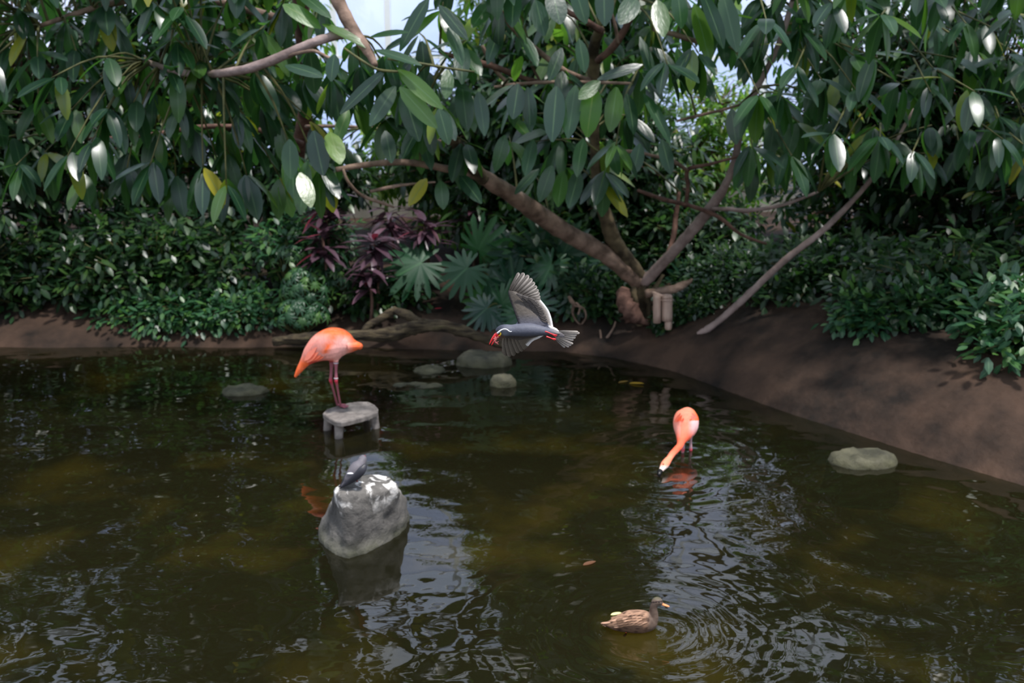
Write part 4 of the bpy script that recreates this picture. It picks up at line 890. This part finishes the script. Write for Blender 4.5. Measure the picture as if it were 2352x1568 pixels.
# ------------------------------------------------------------------ bird on the boulder
c4 = crop((720, 1030), 5.225)
pf = P(800, 1116, .54); YP = pf.y+.02
pb = empty('perched_tern', (pf.x, pf.y, .50), 'dark grey tern perched on top of the boulder, seen from behind', 'bird')
M['tern'] = vcol_mat('slate_plumage', rough=.6, bump=.25, bscale=120, var=.08, vscale=60, spec=.3)
gP = px_tube([(*c4(592, 78), YP+.06, 2), (*c4(592, 100), YP+.06, 8), (*c4(588, 135), YP+.05, 10), (*c4(570, 175), YP+.03, 11), (*c4(535, 225), YP, 17), (*c4(490, 290), YP-.02, 17), (*c4(430, 360), YP-.03, 12), (*c4(390, 410), YP-.03, 7), (*c4(335, 455), YP-.03, 3)], 16, 4)
lg = [tube_geo([at(*c4(500+k*28, 330), YP), at(*c4(498+k*28, 365), YP), at(*c4(495+k*28, 400), YP)], [.010, .007, .006], 8, 3) for k in (0, 1)]
def col_P(v):
    x, y = proj(v); cx, cy = (x-720)*5.225, (y-1030)*5.225
    if cy-.0*cx > 345 and cx > 480 : return srgb(130, 40, 40)[:3]
    return mixc(srgb(96, 92, 98), srgb(54, 52, 60), ((cx-560)*.6+(cy-250))/120)
remesh('body', [gP]+lg, .0045, M['tern'], pb, col_P, 2)
M['slate_dark'] = plain('dark_slate_feather', srgb(44, 44, 52), .5); M['white_f'] = plain('white_feather', srgb(236, 236, 240), .6)
mesh('wing', *px_tube([(*c4(625, 190), YP-.06, 4), (*c4(585, 255), YP-.09, 9), (*c4(520, 330), YP-.09, 9), (*c4(430, 400), YP-.07, 6), (*c4(350, 455), YP-.05, 3), (*c4(310, 478), YP-.04, 1)], 12, 4, up=(0, 1, 0), flat=(.5, 1)), M['slate_dark'], pb)
mesh('wing', *px_tube([(*c4(500, 200), YP+.03, 4), (*c4(450, 270), YP+.0, 8), (*c4(400, 350), YP-.02, 7), (*c4(340, 430), YP-.02, 3), (*c4(300, 465), YP-.02, 1)], 12, 4, up=(0, 1, 0), flat=(.5, 1)), M['slate_dark'], pb)
mesh('wing_bar', *px_tube([(*c4(405, 300), YP-.065, 1.2), (*c4(445, 298), YP-.075, 2.4), (*c4(488, 298), YP-.07, 1)], 8, 3), M['white_f'], pb)
mesh('bill', *tube_geo([at(*c4(598, 95), YP+.06), at(*c4(612, 88), YP+.10), at(*c4(626, 92), YP+.14)], [.010, .007, .003], 8, 3), plain('red_bill', srgb(190, 40, 44), .4), pb)

# ------------------------------------------------------------------ the duck
c5 = crop((1370, 1350), 10.226)
YD = DUCK.y
dk = empty('duck', (DUCK.x, DUCK.y, 0), 'brown mottled duck with an orange bill swimming at lower right', 'duck')
bd = [(112, 832, 6), (190, 838, 38), (300, 850, 90), (430, 845, 150), (600, 815, 215), (800, 785, 262), (980, 785, 270), (1140, 790, 255), (1270, 800, 205), (1370, 800, 140), (1430, 800, 60)]
gB = px_tube([(*c5(x, y), YD, r/10.226) for x, y, r in bd], 24, 4)
gN = px_tube([(*c5(1250, 840), YD, 15), (*c5(1320, 720), YD, 13.5), (*c5(1335, 600), YD, 11), (*c5(1340, 480), YD, 9), (*c5(1358, 390), YD, 8.8), (*c5(1400, 320), YD, 10), (*c5(1450, 312), YD, 9.6), (*c5(1505, 345), YD, 7.5), (*c5(1545, 368), YD, 4.5)], 18, 4)
def col_D(v):
    x, y = proj(v); cx, cy = (x-1370)*10.226, (y-1350)*10.226; v = Vector(v)
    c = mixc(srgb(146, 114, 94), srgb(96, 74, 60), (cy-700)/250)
    if cx > 1150: c = mixc(c, srgb(84, 70, 62), (cx-1150)/120)
    if cy < 420 and cx > 1230:
        c = mixc(srgb(92, 78, 70), srgb(84, 80, 64), (300-cy)/60)
        if abs(cy-(325-(cx-1420)*.12)) < 16: c = srgb(40, 30, 28)[:3]
    n = noise.noise(Vector((v.x*28, v.y*45, v.z*75))); c = mixc(c, srgb(58, 40, 32), max(0, n-.05)*1.8*(1 if cx < 1250 else .35))
    return c
remesh('body', [gB, gN], .0052, vcol_mat('duck_plumage', rough=.65, bump=.5, bscale=60, var=.12, vscale=50, spec=.2), dk, col_D, 3)
M['orange'] = plain('orange_bill', srgb(226, 140, 92), .4)
mesh('bill', *px_tube([(*c5(1520, 360), YD, 4.2), (*c5(1580, 392), YD, 3.4), (*c5(1650, 415), YD, 3.0), (*c5(1700, 432), YD, 2.0), (*c5(1712, 436), YD, .6)], 12, 3, up=(0, 1, 0), flat=(1.2, .75)), M['orange'], dk)
for s in (-1, 1): mesh('eye', *sphere_geo(at(*c5(1470, 325), YD+s*.0255), .0045), M['black'], dk)
df1 = leaf_mat('duck_wing_feather', [(0, srgb(84, 62, 48)), (.4, srgb(140, 108, 88)), (.75, srgb(184, 146, 122)), (1, srgb(74, 54, 42))], srgb(70, 48, 38), srgb(60, 40, 30), .05, .7, .2, .06)
dme = proto_mesh('feather', leaf_proto(1, .26, .18, .05, 6, 1.25), df1)
random.seed(5)
R0 = 27*pxm(1470, 1430, YD)
for side in (-1, 1):
    wg = mesh('wing', *px_tube([(*c5(1190, 700), YD+side*.05, 4), (*c5(1050, 700), YD+side*.060, 10), (*c5(850, 710), YD+side*.058, 11), (*c5(620, 750), YD+side*.045, 8), (*c5(420, 790), YD+side*.03, 4), (*c5(330, 800), YD+side*.02, 1)], 12, 4, up=(0, 1, 0), flat=(.5, 1)), M['plume'], dk)
    paint(wg, col_D)
    for row, (yy, dz) in enumerate(((600, 0), (665, 0), (725, 0), (780, 0), (830, 0))):
        for k in range(7):
            x = 1150-k*105+row*18; y = yy+abs(x-950)*.16*(1 if x < 950 else .3)
            prof = math.sqrt(max(.05, 1-((yy-785)/270)**2)); dep = .083*prof*(1-max(0, (700-x))/900)+.015
            a = at(*c5(x, y), YD+side*dep); b = at(*c5(x-190, y+35), YD+side*dep*.93)
            nn = Vector((0, side*prof, (785-yy)/270+.35)); place('feather', dme, wg, orient(a, b-a, nn, (b-a).length, .052, .05))
for k, (x2, y2) in enumerate(((100, 818), (110, 845), (140, 875), (125, 832), (180, 895))):
    a = at(*c5(330, 815+k*14), YD-.02+.01*k); b = at(*c5(x2, y2), YD-.01+.01*k); place('feather', dme, dk, orient(a, b-a, (0, -.3, 1), (b-a).length, .06, .04))
mesh('foot', *px_tube([(*c5(700, 1000), YD-.03, 2), (*c5(690, 1080), YD-.04, 1.8), (*c5(660, 1115), YD-.05, 3), (*c5(630, 1130), YD-.05, .8)], 8, 3), plain('orange_foot', srgb(220, 90, 40), .5), dk)

# ------------------------------------------------------------------ the flying tern (sharp in the photograph)
c1 = crop((1100, 610), 7.13); YT = 4.19
TC = at(*c1(800, 1050), YT)
tn = empty('flying_tern', TC, 'slate grey tern flying with raised wing, red bill holding food and white moustache plume', 'bird')
def w1(x, y, dy=0): return at(*c1(x, y), YT+dy)
PM = pxm(1200, 760, YT)/7.13
def t1(pts, seg=16, sub=4, **k): return tube_geo([w1(x, y, d) for x, y, d, r in pts], [r*PM for x, y, d, r in pts], seg, sub, **k)
gT = t1([(285, 1085, 0, 12), (300, 1068, 0, 42), (335, 1058, 0, 72), (390, 1055, 0, 92), (460, 1058, 0, 98), (540, 1060, 0, 96), (630, 1055, 0, 104), (740, 1050, 0, 112), (860, 1050, 0, 108), (960, 1058, 0, 94), (1050, 1068, 0, 78), (1130, 1078, .002, 62), (1210, 1090, .004, 46), (1290, 1105, .006, 26), (1330, 1112, .006, 10)], 26, 4)
hump = t1([(600, 1020, .012, 40), (680, 960, .016, 72), (770, 925, .018, 84), (890, 915, .020, 84), (1010, 940, .022, 70), (1110, 985, .022, 45), (1200, 1045, .014, 18)], 18, 4, up=(0, 1, 0), flat=(.26, 1))
def col_T(v):
    x, y = proj(v); cx, cy = (x-1100)*7.13, (y-610)*7.13
    c = srgb(80, 82, 94)[:3]
    c = mixc(c, srgb(48, 50, 62), (1-math.hypot(cx-330, cy-1000)/140)*1.3)
    c = mixc(c, srgb(120, 128, 140), (1-math.hypot(cx-420, cy-1120)/90)*.6)
    c = mixc(c, srgb(120, 114, 114), (cx-1150)/150)
    return c
remesh('body', [gT, hump], .0026, M['tern'], tn, col_T, 4)
M['red'] = plain('bright_red_bill', srgb(214, 44, 50), .35, .5); M['yellow'] = plain('yellow_gape', srgb(236, 196, 50), .5); M['meat'] = plain('pink_food', srgb(212, 112, 108), .4, bump=.5)
mesh('upper_bill', *t1([(322, 1118, -.002, 42), (282, 1138, 0, 38), (240, 1180, 0, 27), (205, 1225, 0, 17), (180, 1270, 0, 9), (168, 1290, 0, 3)], 14, 4, up=(0, 1, 0), flat=(.65, 1)), M['red'], tn)
mesh('lower_bill', *t1([(340, 1140, -.002, 24), (310, 1165, -.001, 22), (275, 1205, -.001, 17), (240, 1250, -.001, 13), (215, 1288, -.001, 9), (205, 1303, 0, 3)], 14, 4, up=(0, 1, 0), flat=(.6, 1)), M['red'], tn)
mesh('gape_wattle', *t1([(318, 1148, -.02, 5), (346, 1136, -.022, 11), (356, 1112, -.022, 12), (352, 1094, -.02, 5)], 10, 4), M['yellow'], tn)
mesh('food', *join_geo([t1([(262, 1160, -.012, 8), (280, 1200, -.014, 20), (260, 1235, -.012, 15), (290, 1262, -.012, 14), (318, 1288, -.01, 9)], 9, 4, jit=.5), t1([(240, 1200, -.012, 8), (285, 1180, -.014, 12), (322, 1165, -.012, 8)], 8, 4, jit=.5), t1([(275, 1270, -.01, 8), (300, 1252, -.012, 10), (325, 1240, -.012, 5)], 8, 4, jit=.4)]), M['meat'], tn)
mesh('moustache_plume', *t1([(300, 1106, -.020, 13), (325, 1088, -.024, 16), (350, 1065, -.0275, 13), (385, 1044, -.030, 10), (425, 1036, -.0315, 9.5), (462, 1046, -.031, 9), (488, 1066, -.031, 9), (515, 1080, -.031, 7), (542, 1075, -.032, 3)], 8, 4), M['white_f'], tn)
mesh('eye', *sphere_geo(w1(318, 1058, -.0165), 9*PM*1.3), M['black'], tn)
mesh('eye', *sphere_geo(w1(318, 1058, .0165), 9*PM*1.3), M['black'], tn)
# feathers
FT = [0, .12, .3, .5, .68, .80, .88, .94, .975, 1.0]
def feather_geo(a, b, wd, nrm, camber=.12, n=9, rise=0.0, tipw=.42):
    d = b-a; L = d.length; d = d.normalized(); nrm = (nrm-d*nrm.dot(d)).normalized(); y = nrm.cross(d); vs, fs = [], []
    for i in range(n+1):
        t_ = FT[i]; t0 = 1-min(.35, .8*wd/L); wv = wd/2*min(1, .35+t_*2.2)*(1 if t_ < t0 else math.sqrt(max(0.0, 1-((t_-t0)/(1-t0))**2))*.97+.03)
        c = a+d*(L*t_)+nrm*(rise*math.sin(math.pi*t_)*L)
        for s in (-1, -.5, -.08, 0, .08, .5, 1):
            vs.append(c+y*(wv*s)+nrm*(-camber*wv*abs(s)**1.5+(wd*.04 if abs(s) < .01 else 0)))
    m_ = 7
    for i in range(n):
        for k in range(m_-1): q = i*m_+k; fs.append((q, q+1, q+m_+1, q+m_))
    k = len(vs); vs2 = [v_-nrm*.0006 for v_ in vs]; fs += [tuple(reversed([j+k for j in f_])) for f_ in fs[:]]
    return vs+vs2, fs
def add_feather(parent, a, b, wd, nrm, cfn, **k):
    v, f = feather_geo(a, b, wd, nrm, **k); n = len(v)//2; cols = []
    for i in range(len(v)):
        j = i % n; t_ = FT[j//7]; s = (-1, -.5, -.08, 0, .08, .5, 1)[j % 7]; cols.append(cfn(t_, s))
    return mesh('feather', v, f, M['feather'], parent, cols=cols)
M['feather'] = vcol_mat('tern_flight_feather', rough=.5, bump=.3, bscale=200, tf=.4, spec=.3, var=.07, vscale=120)
M['covert'] = vcol_mat('tern_covert', rough=.6, bump=.5, bscale=90, tf=.12, spec=.25, var=.1, vscale=70)
GR, GL, GW = srgb(74, 67, 61)[:3], srgb(208, 198, 190)[:3], srgb(250, 248, 248)[:3]
def prim(t_, s):    # dark outer vane and shaft, paler inner vane
    c = mixc(GR, GL, (t_-.2)*1.5*(1 if s < -.2 else .25)); c = mixc(c, srgb(60, 54, 50), .8 if s == 0 or s > .9 else 0); return mixc(c, GL, (t_-.90)*5)
def sec(t_, s): return mixc(mixc(GR, GL, t_*.8), GW, (t_-.76)/.12)
def prim_low(t_, s): return mixc(mixc(srgb(72, 65, 56)[:3], srgb(158, 148, 136)[:3], .5-.5*s), srgb(120, 110, 98), t_*.3)
CAM_N = Vector((0, -1, .22))
def covert(parent_ob, rows, cfn, dn, thick=.004):
    """rows of (leading x,y,d) -> (trailing x,y,d); a cambered panel with real thickness"""
    nu, vs, cols = 9, [], []
    for s in (1, -1):
        for (ax, ay, ad, bx, by, bd) in rows:
            for k in range(nu+1):
                u = k/nu; x = ax+(bx-ax)*u; y = ay+(by-ay)*u; d = ad+(bd-ad)*u-dn*math.sin(math.pi*min(1, u*1.3))*.5
                vs.append(w1(x, y, d+s*(-thick*math.sin(math.pi*min(.98, u+.06))))); cols.append(cfn(x, y, u))
    r = len(rows); fs = []
    for L_ in (0, 1):
        o_ = L_*r*(nu+1)
        for i in range(r-1):
            for k in range(nu):
                q = o_+i*(nu+1)+k; f_ = (q, q+1, q+nu+2, q+nu+1); fs.append(f_ if L_ == 0 else tuple(reversed(f_)))
    o_ = r*(nu+1)
    for i in range(r-1):
        for k in (0, nu): q = i*(nu+1)+k; fs.append((q, q+nu+1, q+nu+1+o_, q+o_))
    return vs, fs, cols
def resamp(a, n): return [tuple(p_) for p_ in catmull(a, n)]
lead = [(650, 960, .0), (620, 880, .005), (590, 790, .01), (555, 690, .02), (520, 600, .03), (495, 520, .035), (480, 450, .04), (482, 405, .045)]
trail = [(1130, 985, .02), (1120, 900, .02), (1080, 800, .025), (1020, 700, .03), (960, 620, .035), (880, 560, .038), (780, 500, .042), (640, 430, .046)]
rows = [(*a, *b) for a, b in zip(resamp(lead, 2), resamp(trail, 2))]
def cov_c(x, y, u):
    c = mixc(srgb(74, 68, 62), srgb(104, 96, 90), u*.9+.1*math.sin(y*.05)); c = mixc(c, srgb(88, 88, 98), (y-780)/160)
    return mixc(c, srgb(44, 42, 46), (.10-u)/.10)
v, f, c_ = covert(None, rows, cov_c, .008); wu = mesh('wing', v, f, M['covert'], tn, cols=c_)
tips = [(655, 112), (740, 116), (815, 155), (872, 210), (915, 272), (952, 335), (980, 398), (998, 450), (1008, 505), (1012, 552)]
bases = [(492, 430), (515, 440), (550, 455), (590, 465), (635, 475), (680, 488), (720, 500), (760, 512), (800, 525), (840, 540)]
wds = [58, 82, 86, 86, 82, 78, 72, 66, 62, 58]
for k, (tt, bb, wd) in enumerate(zip(tips, bases, wds)):
    a, b = w1(*bb, .046-.0012*k), w1(*tt, .058-.0016*k)
    add_feather(wu, a, b, wd*PM, CAM_N, prim, rise=.03)
# secondaries with the white trailing edge
tr_pts = resamp([(1012, 560, 0), (1060, 615, 0), (1105, 675, 0), (1145, 735, 0), (1172, 800, 0), (1190, 860, 0), (1204, 920, 0), (1214, 985, 0)], 3)
bs_pts = resamp([(860, 545, 0), (910, 590, 0), (955, 640, 0), (1000, 700, 0), (1030, 760, 0), (1055, 820, 0), (1075, 880, 0), (1090, 940, 0)], 3)
for k, (tt, bb) in enumerate(zip(tr_pts, bs_pts)):
    dd = .040-.0009*k; a = w1(bb[0]-60, bb[1]-22, dd); b = w1(tt[0], tt[1]+8, dd+.003); add_feather(wu, a, b, 40*PM, CAM_N, sec)
# small underwing coverts in rows, each a little proud
random.seed(9)
for i in range(3):
    for k in range(9):
        s = (k+.5)/9; q = tr_pts[0:][int(s*(len(tr_pts)-1))]; b0 = bs_pts[int(s*(len(bs_pts)-1))]
        ax, ay = b0[0]-70-95*i, b0[1]-35-30*i; ex, ey = ax+115, ay+48
        add_feather(wu, w1(ax, ay, .006+.004*i-.0004*k+.012*s), w1(ex, ey, .008+.004*i-.0004*k+.012*s), 60*PM, CAM_N, lambda t_, s_: mixc(srgb(84, 78, 76), srgb(112, 105, 101), t_))
# lower wing: far side, pointing down and away
wl_ = None
lead2 = [(440, 1110, .05), (600, 1110, .045), (760, 1110, .04), (900, 1110, .035), (1020, 1110, .03)]
trail2 = [(420, 1215, .07), (560, 1225, .068), (700, 1210, .06), (830, 1185, .05), (960, 1160, .04)]
v, f, c_ = covert(None, [(*a, *b) for a, b in zip(resamp(lead2, 2), resamp(trail2, 2))], lambda x, y, u: mixc(srgb(70, 66, 66), srgb(96, 90, 88), u), .0); wlw = mesh('wing', v, f, M['covert'], tn, cols=c_)
tips2 = [(442, 1478), (512, 1492), (577, 1478), (650, 1432), (710, 1405), (756, 1370), (796, 1335), (830, 1292), (868, 1250), (908, 1222), (955, 1202), (1000, 1182), (1052, 1148)]
bases2 = [(405, 1190), (440, 1180), (490, 1165), (540, 1155), (590, 1148), (635, 1142), (680, 1138), (725, 1132), (770, 1128), (815, 1124), (860, 1120), (905, 1115), (960, 1108)]
tips2 = tips2[:5]+[q for p_ in zip(tips2[5:], [((a[0]+b[0])/2, (a[1]+b[1])/2) for a, b in zip(tips2[5:], tips2[6:])]+[(1062, 1140)]) for q in p_]
bases2 = bases2[:5]+[q for p_ in zip(bases2[5:], [((a[0]+b[0])/2, (a[1]+b[1])/2) for a, b in zip(bases2[5:], bases2[6:])]+[(990, 1105)]) for q in p_]
wds2 = [90, 88, 84, 78, 72]+[64-2*i for i in range(16)]
for k, (tt, bb) in enumerate(zip(tips2, bases2)):
    a, b = w1(*bb, .06-.001*k), w1(*tt, .11-.0032*k)
    add_feather(wlw, a, b, wds2[k]*PM, CAM_N, prim_low if k < 5 else (lambda t_, s_, kk=k: mixc(prim_low(t_, s_), GW, (t_-.78+.012*kk)/.1) if kk > 7 else prim_low(t_, s_)), rise=.03)
add_feather(wlw, w1(420, 1195, .062), w1(400, 1440, .112), 60*PM, CAM_N, prim_low, rise=.05)
# tail
tl = mesh('tail', *t1([(1150, 1080, .004, 48), (1230, 1100, .006, 52), (1320, 1130, .008, 44), (1400, 1155, .01, 22)], 14, 3, up=(0, 1, 0), flat=(.25, 1)), M['covert'], tn); paint(tl, lambda v_: srgb(104, 100, 104)[:3])
ttips = [(1652, 1102), (1605, 1138), (1586, 1180), (1552, 1218), (1545, 1280), (1514, 1305), (1478, 1332), (1412, 1338)]
for k, (x, y) in enumerate([(1628, 1083)]+ttips):
    a = w1(1250+max(0, 3-k)*8, 1072+k*15, .008-.001*k); add_feather(tl, a, w1(x, y, .012+.001*k), 44*PM, CAM_N, lambda t_, s_: mixc(mixc(srgb(96, 92, 90), srgb(200, 190, 182), (t_-.2)*1.3), srgb(58, 54, 54), (1 if s_ <= -.9 or s_ >= .9 or s_ == 0 else 0)*.85))
add_feather(tl, w1(1140, 985, .01), w1(1290, 1062, .012), 46*PM, CAM_N, lambda t_, s_: GW)
add_feather(tl, w1(1160, 1010, .006), w1(1310, 1078, .008), 40*PM, CAM_N, lambda t_, s_: mixc(GW, GL, .5))
for pts, toes in (([(1085, 1078, -.030, 12), (1120, 1085, -.032, 10), (1170, 1108, -.033, 9), (1200, 1120, -.033, 9)], ((1285, 1135), (1275, 1152), (1262, 1165))),
                  ([(1105, 1160, -.030, 14), (1140, 1172, -.032, 11), (1175, 1185, -.033, 9), (1200, 1195, -.033, 9)], ((1262, 1195), (1262, 1212), (1240, 1222)))):
    gs = [t1(pts, 9, 3)]
    x, y, d, r = pts[-1]
    for tx, ty in toes: gs.append(t1([(x-10, y-3, d, 9), ((x+tx)/2, (y+ty)/2, d-.002, 8), (tx, ty, d, 4)], 8, 3))
    wv, wf = [], []
    mesh('foot', *join_geo(gs), M['red'], tn)
    # web between the toes
    A_ = w1(x-5, y, d-.001); T_ = [w1(tx-8, ty, d-.001) for tx, ty in toes]; off = Vector((0, .0012, 0))
    mesh('web', [A_]+T_+[A_+off]+[t_+off for t_ in T_], [(0, 1, 2), (0, 2, 3), (4, 6, 5), (4, 7, 6), (0, 4, 5, 1), (0, 3, 7, 4), (1, 5, 6, 2), (2, 6, 7, 3)], M['red'], tn, smooth=False)
